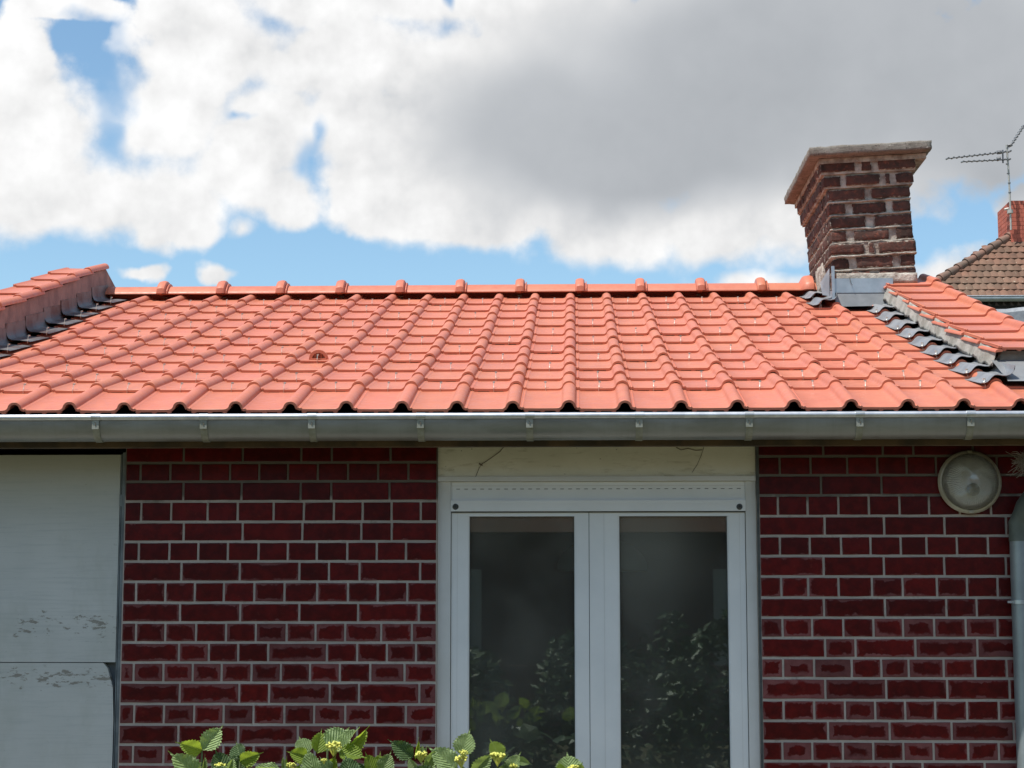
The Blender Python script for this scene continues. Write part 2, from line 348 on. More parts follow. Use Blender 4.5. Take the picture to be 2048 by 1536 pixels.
M['web'] = simple('dusty_thread', (.14, .12, .085), (.20, .17, .12), 30, .9)
M['tuft'] = simple('dry_grey_tuft', (.42, .38, .34), (.25, .21, .17), 30, .95)
M['oldtile'] = None
def oldtile():
    m, t, b = mat('old_brown_tile', (.2, .12, .08), .85, 0, .25)
    v = shifted(t, oc(t)); W_ = wpos(t)
    c = t.mix(t.ramp(t.noise(W_, 1.0, 6, .65), .35, .68), (.185, .095, .064), (.145, .095, .066))
    c = t.mix(t.ramp(t.noise(v, 5, 5, .7), .5, .7), c, (.12, .075, .055))
    c = t.mix(t.ramp(t.noise(W_, 9, 5, .7), .62, .72), c, (.34, .30, .23))
    hv = t.new('ShaderNodeHueSaturation'); t.l.new(c, hv.inputs['Color'])
    t.l.new(t.ramp(orand(t), 0, 1, .78, 1.22, False), hv.inputs['Value'])
    t.l.new(hv.outputs[0], b.inputs['Base Color']); t.l.new(t.bump(t.noise(v, 40, 5, .7), .4, .01), b.inputs['Normal']); return m
M['oldtile'] = oldtile()
M['hip'] = simple('old_hip_tile', (.23, .12, .085), (.14, .10, .075), 2, .85, world=True, bump=.4, bsc=20)
M['farbrick'] = simple('far_red_brick', (.48, .125, .08), (.38, .10, .065), 3, .85, vary=.12)
M['farmortar'] = simple('far_mortar', (.36, .13, .10), (.30, .11, .085), 8, .9)
M['farwall'] = simple('far_wall_render', (.35, .30, .25), (.28, .24, .2), 1.5, .9)
M['antenna'] = simple('antenna_metal', (.20, .21, .22), (.12, .12, .13), 9, .45, .5)
M['mast'] = simple('mast_metal', (.50, .48, .44), (.36, .34, .30), 12, .5, .4)
M['ground'] = simple('garden_ground', (.085, .095, .045), (.14, .12, .08), 1.3, .95, bump=.6, bsc=30, spec=.1)
M['paving'] = simple('garden_path', (.26, .245, .21), (.20, .185, .16), 2.5, .9, bump=.3)
M['barrel'] = simple('white_barrel_plastic', (.58, .61, .60), (.52, .55, .54), 4, .4)
def leafmat(name, c1, c2, tc_, tf):
    m = bpy.data.materials.new(name); m.use_nodes = True; t = NT(m.node_tree); b = m.node_tree.nodes['Principled BSDF']
    uv = t.new('ShaderNodeTexCoord').outputs['UV']; u, v, _ = t.sep(uv)
    au = t.m('ABSOLUTE', t.m('SUBTRACT', u, .5))
    side = t.m('SINE', t.m('MULTIPLY', t.m('SUBTRACT', v, t.m('MULTIPLY', au, .85)), 50.))
    vein = t.m('MAXIMUM', t.ramp(side, .80, 1.0), t.ramp(au, .028, .008))
    nn = t.noise(shifted(t, uv), 9, 5, .6)
    c = t.mix(t.ramp(nn, .3, .7), c1, c2)
    c = t.mix(t.m('MULTIPLY', vein, .5), c, (.30, .42, .18))
    hv = t.new('ShaderNodeHueSaturation'); t.l.new(c, hv.inputs['Color'])
    t.l.new(t.ramp(orand(t), 0, 1, .8, 1.2, False), hv.inputs['Value'])
    t.l.new(hv.outputs[0], b.inputs['Base Color']); b.inputs['Roughness'].default_value = .48
    h = t.m('ADD', t.m('MULTIPLY', side, -.5), t.m('MULTIPLY', t.noise(uv, 30, 3, .6), .6))
    t.l.new(t.bump(h, .9, .005), b.inputs['Normal'])
    tl = t.new('ShaderNodeBsdfTranslucent')
    tl.inputs['Color'].default_value = (*tc_, 1)
    mx = t.new('ShaderNodeMixShader'); mx.inputs[0].default_value = tf
    t.l.new(b.outputs[0], mx.inputs[1]); t.l.new(tl.outputs[0], mx.inputs[2])
    t.l.new(mx.outputs[0], m.node_tree.nodes['Material Output'].inputs[0]); return m
M['leaf_pale'] = leafmat('hydrangea_leaf_pale', (.23, .33, .12), (.30, .40, .19), (.45, .6, .12), .35)
M['leaf_lime'] = leafmat('hydrangea_leaf_lime', (.18, .27, .02), (.26, .36, .045), (.42, .55, .05), .5)
M['leaf_dark'] = leafmat('hydrangea_leaf_dark', (.05, .10, .035), (.08, .14, .05), (.16, .28, .06), .28)
M['bud'] = simple('yellow_green_buds', (.66, .62, .12), (.48, .52, .10), 120, .6, bump=.2, bsc=300, world=True)
M['stem'] = simple('hydrangea_stem', (.09, .14, .05), (.13, .12, .07), 20, .6)
M['bushleaf'] = simple('hedge_leaf', (.04, .075, .02), (.08, .13, .035), 3, .45)
M['oppwall'] = simple('opposite_wall', (.10, .055, .04), (.14, .08, .06), 2, .9)
M['oppdoor'] = simple('opposite_pale_door', (.45, .45, .40), (.38, .38, .34), 2, .6)

# ------------------------------------------------------------------ object helpers
WM = {}
def mesh(name, verts, faces, m, parent=None, smooth=None, loc=None, M4=None, bevel=0):
    me = bpy.data.meshes.new(name); me.from_pydata([tuple(v) for v in verts], [], faces); me.update()
    if m is not None: me.materials.append(m)
    bm = bmesh.new(); bm.from_mesh(me); bmesh.ops.recalc_face_normals(bm, faces=bm.faces); bm.to_mesh(me); bm.free()
    if smooth is not None:
        for p in me.polygons: p.use_smooth = True
        me.set_sharp_from_angle(angle=radians(smooth))
    return put(name, me, parent, loc, M4)
def put(name, me, parent=None, loc=None, M4=None):
    o = bpy.data.objects.new(name, me); COL.objects.link(o)
    m4 = M4 if M4 is not None else Matrix.Translation(loc if loc is not None else (0, 0, 0))
    place(o, parent, m4); return o
def place(o, parent, m4):
    WM[o.name] = m4
    if parent is not None:
        o.parent = parent; o.matrix_parent_inverse = Matrix(); o.matrix_basis = WM[parent.name].inverted() @ m4
    else: o.matrix_basis = m4
def tag(o, label=None, cat=None, group=None, kind=None):
    for k, v in (('label', label), ('category', cat), ('group', group), ('kind', kind)):
        if v: o[k] = v
    return o
def empty(name, loc, label=None, cat=None, group=None, parent=None):
    o = bpy.data.objects.new(name, None); COL.objects.link(o); o.empty_display_size = .1
    place(o, parent, Matrix.Translation(loc)); return tag(o, label, cat, group)
class MB:
    def __init__(s): s.v = []; s.f = []
    def add(s, v, f):
        n = len(s.v); s.v += [tuple(a) for a in v]; s.f += [tuple(n + i for i in q) for q in f]; return s
    def box(s, x0, x1, y0, y1, z0, z1, R=None):
        v = [(x, y, z) for x in (x0, x1) for y in (y0, y1) for z in (z0, z1)]
        if R is not None: v = [R @ Vector(a) for a in v]
        return s.add(v, [(0, 1, 3, 2), (4, 6, 7, 5), (0, 4, 5, 1), (2, 3, 7, 6), (0, 2, 6, 4), (1, 5, 7, 3)])
    def tube(s, pts, r, n=8, cap=True, rr=None):
        pts = [Vector(p) for p in pts]; rings = []
        for i, p in enumerate(pts):
            t = (pts[min(i + 1, len(pts) - 1)] - pts[max(i - 1, 0)]).normalized()
            a = t.cross(Vector((0, 0, 1))) if abs(t.z) < .9 else t.cross(Vector((0, 1, 0)))
            a.normalize(); b = t.cross(a); ri = rr[i] if rr else r
            rings.append([p + (a * cos(2 * pi * k / n) + b * sin(2 * pi * k / n)) * ri for k in range(n)])
        v = [q for R_ in rings for q in R_]; f = []
        for i in range(len(pts) - 1):
            for k in range(n): f.append((i * n + k, i * n + (k + 1) % n, (i + 1) * n + (k + 1) % n, (i + 1) * n + k))
        if cap: f.append(tuple(range(n))); f.append(tuple(range((len(pts) - 1) * n, len(pts) * n)))
        return s.add(v, f)
    def extrude(s, prof, path, closed=True, caps=True):      # prof: list of (a,b) ; path: list of functions/frames (origin, A, B)
        n = len(prof); v = []; f = []
        for (o, A, B) in path:
            for a, b in prof: v.append(Vector(o) + Vector(A) * a + Vector(B) * b)
        for i in range(len(path) - 1):
            for k in range(n if closed else n - 1):
                f.append((i * n + k, i * n + (k + 1) % n, (i + 1) * n + (k + 1) % n, (i + 1) * n + k))
        if caps and closed: f.append(tuple(range(n))); f.append(tuple(range((len(path) - 1) * n, len(path) * n)))
        return s.add(v, f)
    def lathe(s, prof, o, axis='z', n=32):    # prof: (r, h)
        v = []; f = []
        for r, h in prof:
            for k in range(n):
                a = 2 * pi * k / n
                v.append((o[0] + r * cos(a), o[1] + r * sin(a), o[2] + h) if axis == 'z' else (o[0] + r * cos(a), o[1] - h, o[2] + r * sin(a)))
        for i in range(len(prof) - 1):
            for k in range(n): f.append((i * n + k, i * n + (k + 1) % n, (i + 1) * n + (k + 1) % n, (i + 1) * n + k))
        return s.add(v, f)
    def build(s, name, m, parent=None, smooth=None): return mesh(name, s.v, s.f, m, parent, smooth)

# ------------------------------------------------------------------ ground
g = mesh('ground', [(-600, -600, 0), (600, -600, 0), (600, 900, 0), (-600, 900, 0)], [(0, 1, 2, 3)], M['ground']); g['kind'] = 'structure'
pth = MB().box(-3.2, 3.4, 5.95, 6.94, -.05, .03).build('path', M['paving']); pth['kind'] = 'structure'

# ------------------------------------------------------------------ the house
YW = 6.95
house = empty('brick_house', (0, 9, 0), 'low dark red brick house with a new orange tile roof and a zinc gutter', 'house')
# roof profile measured course by course: front edge of every course (Y, Z)
PR = [(6.661, 2.3438), (7.039, 2.4642), (7.345, 2.5421), (7.65, 2.6225), (7.955, 2.7034), (8.261, 2.7844), (8.565, 2.8715),
      (8.87, 2.9573), (9.174, 3.0497), (9.478, 3.1402), (9.782, 3.2299), (10.086, 3.3194), (10.40, 3.411)]
def zroof(y):
    for (a, b), (c, d_) in zip(PR, PR[1:]):
        if y <= c or (c, d_) == PR[-1]: return b + (d_ - b) * (y - a) / (c - a)
X0, TW = .005, .205
XL, XR = -2.72, 1.70       # faces of the two parapets

# walls of the house
dx0, dx1, dz1 = -2.75, -1.722, 2.234        # door opening
wx0, wx1 = -.523, .686                     # window opening
wz0 = .12
wt = MB()
for (a, b, c, d_) in ((-2.98, dx0, 0, 2.32), (dx1, wx0, 0, 2.32), (wx1, 2.4, 0, 2.32), (dx0, dx1, dz1, 2.32), (wx0, wx1, 2.236, 2.32), (wx0, wx1, 0, wz0)):
    wt.box(a, b, YW + .0, YW + .24, c, d_)
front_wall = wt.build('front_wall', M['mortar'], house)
sw = MB().box(-2.98, -2.74, YW + .241, 14.2, 0, 2.3).box(2.16, 2.4, YW + .241, 14.2, 0, 2.3).box(-2.98, 2.4, 14.201, 14.4, 0, 2.3)
# gables
sw.add([(-2.98, 7, 2.3), (-2.98, 14.2, 2.3), (-2.98, 10.45, 3.36), (-2.80, 7, 2.3), (-2.80, 14.2, 2.3), (-2.80, 10.45, 3.36)], [(0, 1, 2), (3, 5, 4), (0, 2, 5, 3), (1, 4, 5, 2)])
sw.add([(2.2, 7, 2.3), (2.2, 14.2, 2.3), (2.2, 10.45, 3.3), (2.4, 7, 2.3), (2.4, 14.2, 2.3), (2.4, 10.45, 3.3)], [(0, 2, 1), (3, 4, 5), (0, 3, 5, 2), (1, 2, 5, 4)])
sw.build('side_wall', M['oppwall'], house)
MB().box(-2.739, 2.159, YW + .242, 14.2, -.04, .1).box(-2.739, 2.159, 9.8, 9.9, .1, 2.25).box(-2.739, 2.159, YW + .242, 14.2, 2.24, 2.27).build('interior', M['dark'], house)
# soffit and fascia
MB().box(-2.98, 2.4, 6.72, 6.949, 2.235, 2.262).box(-2.98, 2.4, 6.678, 6.7195, 2.206, 2.31).build('soffit', M['soffit'], house)
# roof deck, both slopes
rd = MB()
v = []; f = []
pts = [(6.75, 2.30)] + [(y, z - .045) for y, z in PR[1:]] + [(10.45, 3.385), (14.3, 2.25)]
for y, z in pts:
    for x in (-2.98, 2.3): v += [(x, y, z), (x, y, z - .03)]
for i in range(len(pts) - 1):
    a = i * 4; b = a + 4; f += [(a, a + 2, b + 2, b), (a + 1, b + 1, b + 3, a + 3), (a, b, b + 1, a + 1), (a + 2, a + 3, b + 3, b + 2)]
rd.add(v, f); roof = rd.build('roof', M['under'], house)

# ---- one roof tile: pan, S-rise, roll, lips and drip lugs
PROF = [(0, .0045), (.003, .0065), (.006, .004), (.009, .0035), (.0115, .0055), (.0145, .004), (.019, 0), (.07, -.0004), (.134, 0), (.1435, .0010), (.1500, .0042), (.1540, .0092)] \
     + [(.1800 + .0262 * cos(radians(a)), .0042 + .0262 * sin(radians(a))) for a in range(156, -1, -13)] + [(.2066, .0015)]
def tile_mesh(name, L, th=.0105, w=TW, prof=PROF, lugs=True, archs=False):
    ys = [0, .0015, .004, .03, L * .5, L]
    zo = [-.0016, -.0003, 0, 0, 0, 0]
    n = len(prof); v = []; f = []
    for y, o in zip(ys, zo):
        for a, b in prof: v.append((a, y, b + o))
    for y in (.0, L):
        for i, (a, b) in enumerate(prof):
            p0_, p1_ = prof[max(i - 1, 0)], prof[min(i + 1, n - 1)]; tx, tz = p1_[0] - p0_[0], p1_[1] - p0_[1]; tl_ = sqrt(tx * tx + tz * tz)
            if i < 6 or i >= n - 2: v.append((a - (.006 if i >= n - 2 else 0), y, b - th * (1 if i < 6 else .3)))
            else: v.append((a + tz / tl_ * th * .85, y, b - tx / tl_ * th))
    for j in range(len(ys) - 1):
        for i in range(n - 1): f.append((j * n + i, j * n + i + 1, (j + 1) * n + i + 1, (j + 1) * n + i))
    b0 = len(ys) * n; b1 = b0 + n; top = (len(ys) - 1) * n
    for i in range(n - 1):
        f.append((b0 + i, b1 + i, b1 + i + 1, b0 + i + 1)); f.append((i, b0 + i, b0 + i + 1, i + 1)); f.append((top + i, top + i + 1, b1 + i + 1, b1 + i))
    f.append((n - 1, b0 + n - 1, b1 + n - 1, top + n - 1)); f.append((0, top, b1, b0))
    if lugs:
        for cx in (.024, .084, .139):
            k = len(v); wv = .0095
            P = [(cx - wv, -th), (cx - wv * .75, -th - .0055), (cx, -th - .008), (cx + wv * .75, -th - .0055), (cx + wv, -th)]
            for y in (.0015, .02):
                for a, b in P: v.append((a, y, b + .001))
            f.append((k, k + 1, k + 2, k + 3, k + 4)); f.append((k + 5, k + 9, k + 8, k + 7, k + 6))
            for i in range(4): f.append((k + i, k + 5 + i, k + 6 + i, k + 1 + i))
    me = bpy.data.meshes.new(name); me.from_pydata(v, [], f); me.update()
    bm = bmesh.new(); bm.from_mesh(me); bmesh.ops.recalc_face_normals(bm, faces=bm.faces); bm.to_mesh(me); bm.free()
    me.materials.append(M['tile'])
    for p in me.polygons: p.use_smooth = True
    me.set_sharp_from_angle(angle=radians(42)); return me
T_std = tile_mesh('roof_tile', .385); T_eave = tile_mesh('eave_roof_tile', .45)
def slopeM(x, y, z, ang, rz=0, ry=0):
    return Matrix.Translation((x, y, z)) @ Matrix.Rotation(rz, 4, 'Z') @ Matrix.Rotation(ang, 4, 'X') @ Matrix.Rotation(ry, 4, 'Y')
# clip: thin bent steel wire
cm = MB(); cm.tube([(0, -.003, -.013), (0, -.004, .0), (0, .004, .007), (0, .012, .020), (.003, .020, .022)], .0011, 5)
cm.box(-.0035, .0055, .014, .026, .019, .0245); cm.tube([(0, .006, .004), (-.003, .022, .004)], .0012, 5)
clip0 = mesh('tile_clip', cm.v, cm.f, M['clip'], None); clip_me = clip0.data; bpy.data.objects.remove(clip0)
TILEPOS = {}
ntile = 0
for n in range(12):
    y, z = PR[n]; y2, z2 = PR[n + 1]
    ang = atan2((z2 - .0125) - z, y2 - y)
    for k in range(-13, 9):
        if k == 8 and n > 1: continue
        if k == 7 and n >= 10: continue
        if n == 0 and k < -11: pass
        x = X0 + TW * k
        jx = random.uniform(-.0018, .0018); jz = random.uniform(0, .0022)
        m4 = slopeM(x + jx, y + random.uniform(-.003, .003), z + jz, ang + random.uniform(-.003, .003), random.uniform(-.004, .004), random.uniform(-.005, .005))
        if n == 4 and k == -6:
            m4 = slopeM(x, y, z + .002, ang); o = put('vent_tile', T_std, roof, M4=m4); vent = o; vm4 = m4; continue
        o = put('roof_tile', T_eave if n == 0 else T_std, roof, M4=m4); ntile += 1
        TILEPOS[(n, k)] = m4
        if n == 0: continue
        if n in (1, 11) or (n + (k + 20) // 1) % 2 == 0:
            if -12 < k < 7:
                put('tile_clip', clip_me, roof, M4=m4 @ Matrix.Translation((.092 + random.uniform(-.006, .006), 0, 0)) @ Matrix.Rotation(random.uniform(-.12, .12), 4, 'Y'))
# vent hood on the vent tile
hv_ = MB(); R_o, R_i = .043, .030
path = []
nn_ = 14
ov = []; 
for (yy, ro, ri) in ((.030, R_o, R_i), (.036, R_o + .001, R_i - .001), (.075, R_o - .006, R_i - .006), (.13, .018, .010)):
    for k in range(nn_ + 1):
        a = pi * k / nn_; ov.append((.094 + cos(a) * ro, yy, sin(a) * ro * 1.02))
fo = []
for j in range(3):
    for k in range(nn_): fo.append((j * (nn_ + 1) + k, j * (nn_ + 1) + k + 1, (j + 1) * (nn_ + 1) + k + 1, (j + 1) * (nn_ + 1) + k))
hv_.add(ov, fo)
iv = []
for (yy, ri) in ((.030, R_i), (.055, R_i)):
    for k in range(nn_ + 1):
        a = pi * k / nn_; iv.append((.094 + cos(a) * ri, yy, sin(a) * ri))
hv_.add(iv, [(k, k + 1, nn_ + 2 + k, nn_ + 1 + k) for k in range(nn_)])
rim = [];
for k in range(nn_ + 1):
    a = pi * k / nn_; rim += [(.094 + cos(a) * R_o, .030, sin(a) * R_o * 1.02), (.094 + cos(a) * R_i, .030, sin(a) * R_i)]
hv_.add(rim, [(2 * k, 2 * k + 2, 2 * k + 3, 2 * k + 1) for k in range(nn_)])
hv_.box(.094 - .034, .094 + .034, .022, .034, .0, .006)
vent.name = 'vent_tile'
o = mesh('hood', hv_.v, hv_.f, M['tile'], roof, 50, M4=vm4)
gr = MB()
for i in range(-4, 5):
    h = sqrt(max(0, R_i ** 2 - (i * .0066) ** 2)); gr.box(.094 + i * .0066 - .0016, .094 + i * .0066 + .0016, .036, .041, .002, h)
mesh('grille', gr.v, gr.f, M['vent'], roof, M4=vm4)
bk = MB(); bk.box(.094 - .03, .094 + .03, .054, .056, 0, .027); mesh('vent_back', bk.v, bk.f, M['dark'], roof, M4=vm4)
put('tile_clip', clip_me, roof, M4=vm4 @ Matrix.Translation((.092, 0, 0)))
# ridge tiles
RY = 10.47
RPF = [(-.108, 0), (-.107, .006), (-.100, .014), (-.074, .036), (-.046, .052), (-.02, .058), (0, .059), (.02, .058), (.046, .052), (.074, .036), (.100, .014), (.107, .006), (.108, 0)]
def ridge_mesh(L):
    mb = MB()
    def sec(x, k, off=0.):
        return [(x, a * k, b * k + off * (0 if b == 0 else 1)) for a, b in RPF]
    S = [(-.034, 1.0, 0), (-.031, 1.12, .016), (-.025, 1.17, .019), (-.012, 1.17, .023), (.002, 1.17, .024), (.014, 1.15, .021), (.020, 1.10, .015), (.0215, 1.04, .004), (.027, 1.04, .003), (.0275, 1.10, .009), (.032, 1.10, .009), (.0335, 1.0, 0), (L - .03, 1.0, 0)]
    v = []; n = len(RPF)
    for x, k, o_ in S: v += sec(x, k, o_)
    f = [(j * n + i, j * n + i + 1, (j + 1) * n + i + 1, (j + 1) * n + i) for j in range(len(S) - 1) for i in range(n - 1)]
    mb.add(v, f)
    iv = []
    for x in (-.034, L - .03): iv += [(x, a * .9, b * .88 - .002) for a, b in RPF]
    mb.add(iv, [(i, i + 1, n + i + 1, n + i) for i in range(n - 1)])
    e = [];
    # closing strips
    mb.add([(-.034, -.105, 0), (L - .03, -.105, 0), (L - .03, -.0945, -.002), (-.034, -.0945, -.002)], [(0, 1, 2, 3)])
    mb.add([(-.034, .105, 0), (L - .03, .105, 0), (L - .03, .0945, -.002), (-.034, .0945, -.002)], [(0, 1, 2, 3)])
    mb.add([(S[2][0], a * 1.17, b * 1.15 + (.019 if b else 0)) for a, b in RPF] + [(S[4][0], a * 1.17, b * 1.15 + (.019 if b else 0)) for a, b in RPF], [(0, n, n + n - 1, n - 1)])
    return mb
RSP = .3462
rm_ = ridge_mesh(RSP); r0 = mesh('ridge_tile', rm_.v, rm_.f, M['tile'], None, 35); rme = r0.data; bpy.data.objects.remove(r0)
xr = -2.037 - RSP
for i in range(12):
    x = xr + i * RSP
    if i == 0: x = xr
    if x > 1.25: break
    put('ridge_tile', rme, roof, M4=Matrix.Translation((x, RY, 3.4315 + random.uniform(-.001, .001))) @ Matrix.Rotation(random.uniform(-.004, .004), 4, 'Z'))
rm2 = MB(); n = len(RPF); rm2.add([(x, a, b) for x in (-.16, .19) for a, b in RPF], [(i, i + 1, n + i + 1, n + i) for i in range(n - 1)])
mesh('ridge_tile', rm2.v, rm2.f, M['tile'], roof, 35, M4=Matrix.Translation((xr - .19, RY, 3.431)))
# end collar of the ridge by the chimney
ec = MB(); n = len(RPF)
S = [(-.03, 1., 0), (-.012, 1.2, .02), (.0, 1.27, .024), (.03, 1.3, .026), (.044, 1.26, .024)]
v = []
for x, k, o_ in S: v += [(x, a * k, b * k + (o_ if b else 0)) for a, b in RPF]
ec.add(v, [(j * n + i, j * n + i + 1, (j + 1) * n + i + 1, (j + 1) * n + i) for j in range(len(S) - 1) for i in range(n - 1)])
ec.add([(.044, a * 1.26, b * 1.26 + (.024 if b else 0)) for a, b in RPF], [tuple(range(n))])
mesh('ridge_end_tile', ec.v, ec.f, M['tile'], roof, 40, M4=Matrix.Translation((1.325, RY, 3.431)))
# back slope: plain sheet of tiles never seen from the garden side
MB().add([(-2.7, 10.5, 3.43), (2.2, 10.5, 3.43), (2.2, 14.5, 2.28), (-2.7, 14.5, 2.28), (-2.7, 10.5, 3.40), (2.2, 10.5, 3.40), (2.2, 14.5, 2.25), (-2.7, 14.5, 2.25)],
         [(0, 1, 2, 3), (4, 7, 6, 5), (0, 4, 5, 1), (3, 2, 6, 7), (0, 3, 7, 4), (1, 5, 6, 2)]).build('back_slope', M['tile'], roof)

# ---- gutter
gut = MB()
GY, GZ, GR = 6.61, 2.297, .062
pf = []
for k in range(17):
    a = radians(-4 + 188 * k / 16); pf.append((-cos(a) * GR, -sin(a) * GR * 1.22))
pin = [(x * .965, z * .965 + .0005) for x, z in reversed(pf)]
prof = pf + pin
gut.extrude(prof, [((-3.0, GY, GZ), (0, 1, 0), (0, 0, 1)), ((2.42, GY, GZ), (0, 1, 0), (0, 0, 1))])
gutter = gut.build('gutter', M['gutter'], house, 40)
bd = MB().tube([(-3.0, GY - GR - .001, GZ + .007), (-.3, GY - GR - .001, GZ + .008), (2.42, GY - GR - .001, GZ + .007)], .0112, 16)
bd.build('bead', M['bead'], gutter, 60)
for i in range(-5, 7):
    x = -.161 + .3935 * i
    if x < -2.95 or x > 2.3: continue
    b = MB(); w_ = .0125
    b.tube([(x - .0165, GY - GR - .001, GZ + .0075), (x + .0165, GY - GR - .001, GZ + .0075)], .0128, 14)
    b.build('bead_cover', M['bracket'], gutter, 60)
    b = MB()
    pp = [(-cos(radians(a)) * (GR + .0028), -sin(radians(a)) * (GR + .0028) * 1.22) for a in range(10, 176, 11)]
    pq = [(-cos(radians(a)) * (GR + .0003), -sin(radians(a)) * (GR + .0003) * 1.22) for a in range(175, 9, -11)]
    sk = .006
    b.extrude(pp + pq, [((x - w_, GY, GZ), (0, 1, 0), (sk, 0, 1)), ((x + w_, GY, GZ), (0, 1, 0), (sk, 0, 1))])
    b.build('gutter_bracket', M['strap'], gutter, 40)
    MB().box(x - .0135, x + .0115, GY - GR - .0052, GY - GR - .0026, GZ - .036, GZ - .004).build('bracket_clip', M['strap'], gutter)
    MB().tube([(x - .003, GY - GR - .0055, GZ - .012), (x + .001, GY - GR - .0072, GZ - .017), (x - .001, GY - GR - .0055, GZ - .025)], .0014, 5).build('bracket_clip', M['web'], gutter)

# ---- bricks of the front wall
def brick_mesh(L, wear, H=.0655, D=.0035):
    mb = bmesh.new(); hl, hz = L / 2, H / 2; r = .0022
    def q(*a): return [mb.verts.new(p) for p in a]
    nx = 6 if L > .15 else 4
    rows = [(-hz, 0.), (-hz + .001, -D * .7), (-hz + r, -D), (0, -D - .0004), (hz - r, -D), (hz - .001, -D * .7), (hz, 0.)]
    xs = [-hl, -hl + .001, -hl + r] + [-hl + r + (2 * hl - 2 * r) * (i + 1) / nx for i in range(nx - 1)] + [hl - r, hl - .001, hl]
    sd = random.random() * 100; G = []
    for z, y in rows:
        R_ = []
        for i, x in enumerate(xs):
            yy = y
            if i in (0, len(xs) - 1): yy = 0.
            elif i in (1, len(xs) - 2): yy = max(y, -D * .7)
            dx = noise.noise(Vector((sd, z * 30, i * 3.))) * .0012; dzv = noise.noise(Vector((x * 22, sd, z * 9))) * .0013
            R_.append(mb.verts.new((x + dx, yy + (noise.noise(Vector((x * 20, z * 20, sd))) * .0012 if yy < 0 else 0), z + dzv)))
        G.append(R_)
    for a, b in zip(G, G[1:]):
        for i in range(len(xs) - 1): mb.faces.new((a[i], a[i + 1], b[i + 1], b[i]))
    me = bpy.data.meshes.new('brick'); mb.to_mesh(me); mb.free(); me.materials.append(M['brick'])
    for nme, val in (('half_length', hl), ('wear', wear)):
        at_ = me.attributes.new(nme, 'FLOAT', 'POINT'); at_.data.foreach_set('value', [val] * len(me.vertices))
    for p in me.polygons: p.use_smooth = True
    me.set_sharp_from_angle(angle=radians(28))
    return me
LZ = [2.2462, 2.1703, 2.0984, 2.0228, 1.9446, 1.8693, 1.7945, 1.7175, 1.6386, 1.5643, 1.4892, 1.4143, 1.3397, 1.2596, 1.1835, 1.1086, 1.0356]
while LZ[-1] > .95: LZ.append(LZ[-1] - .0762)
nbrick = 0
def lay(x0, x1, zs, kinds, first_h, first_s):
    global nbrick
    for r in range(len(zs) - 1):
        zt, zb = zs[r], zs[r + 1]; zc = (zt + zb) / 2; H = (zt - zb) - .0102
        if H > .075: H = .07
        kind = kinds[r % len(kinds)]
        xs = [x0]
        if kind == 'h': xs.append(x0 + first_h + random.uniform(-.008, .008))
        else: xs.append(x0 + first_s + random.uniform(-.006, .006))
        while xs[-1] < x1 - .02:
            if kind == 'h': s = .1135 if random.random() > .12 else random.choice((.14, .128, .10))
            else:
                s = .2262
                if random.random() < .22: s = .1135
            xs.append(xs[-1] + s + random.uniform(-.004, .004))
        if x1 - xs[-2] < .05 and len(xs) > 2: xs.pop(-2)
        xs[-1] = x1
        for a, b in zip(xs, xs[1:]):
            ga = .0 if a == x0 else .0042; gb = .0 if b == x1 else .0042
            L = (b - a) - ga - gb
            if L < .02: continue
            wear = min(1., max(0., (2.02 - zc) * 1.8)) * random.uniform(.45, 1.0)
            if random.random() < .12: wear *= 1.3
            me = brick_mesh(L, wear, H)
            rz = random.uniform(-.002, .002)
            put('brick', me, front_wall, M4=Matrix.Translation(((a + ga + b - gb) / 2, YW - .0004, zc)) @ Matrix.Rotation(random.uniform(-.003, .003), 4, 'Y'))
            nbrick += 1
lay(dx1 + .004, wx0 - .004, LZ, ['s', 'h', 's', 'h', 's', 'h', 's', 'h'], .055, .222)
RZ = [2.232] + [z + .0185 for z in LZ[1:]]
lay(wx1 + .012, 1.72, [min(z, 2.24) for z in RZ], ['s', 'h'], .072, .237)
print('tiles', ntile, 'bricks', nbrick)
# the courses outside the picture, joined
ex = MB(); rx = random.Random(4)
for r_ in range(30):
    zt = LZ[0] - r_ * .0762
    if zt < .1: break
    for (a, b) in ((-2.97, dx0 - .01), (dx1 + .004, wx0 - .004), (wx1 + .012, 1.72), (1.724, 2.39)):
        if (a > dx1 and b < 1.73) and zt > LZ[-1] - .01: continue
        x = a; st = .1135 if r_ % 2 else .2262
        while x < b - .02:
            x2 = min(b, x + st + rx.uniform(-.006, .006)); ex.box(x + .005, x2 - .005, YW - .0032, YW + .01, zt - .0705, zt - .0055); x = x2
eo = ex.build('brickwork', M['plainbrick'], front_wall); eo['kind'] = 'stuff'
# bricks of the jamb edge seen as a dark return beside the window
# ---- window
win = empty('window', (.08, YW, .12), parent=house)
fy = YW + .022      # face of the frame, slightly recessed
lin = MB().box(wx0 + .001, wx1 - .001, fy - .012, fy + .2, 2.116, 2.2365); lin.build('lintel_panel', M['lintel'], win)
MB().box(wx0 + .001, wx1 - .001, fy - .018, fy + .05, 2.098, 2.1155).build('top_trim', M['pvc2'], win)
jb = MB()
jb.box(wx0 + .001, wx0 + .050, fy - .004, fy + .10, wz0, 2.0975); jb.build('jamb', M['pvc2'], win)
MB().box(wx1 - .040, wx1 - .001, fy - .004, fy + .10, wz0, 2.0975).build('jamb', M['pvc2'], win)
jx0, jx1 = wx0 + .0505, wx1 - .0405
MB().box(jx0, jx1, fy + .002, fy + .09, 2.026, 2.0970).build('shutter_box', M['pvc'], win)
sl_ = MB(); x = jx0 + .02
while x < jx1 - .03:
    sl_.box(x, x + .014, fy + .0005, fy + .0018, 2.0682, 2.0702); x += .0305
sl_.build('slot_row', M['gasket'], win)
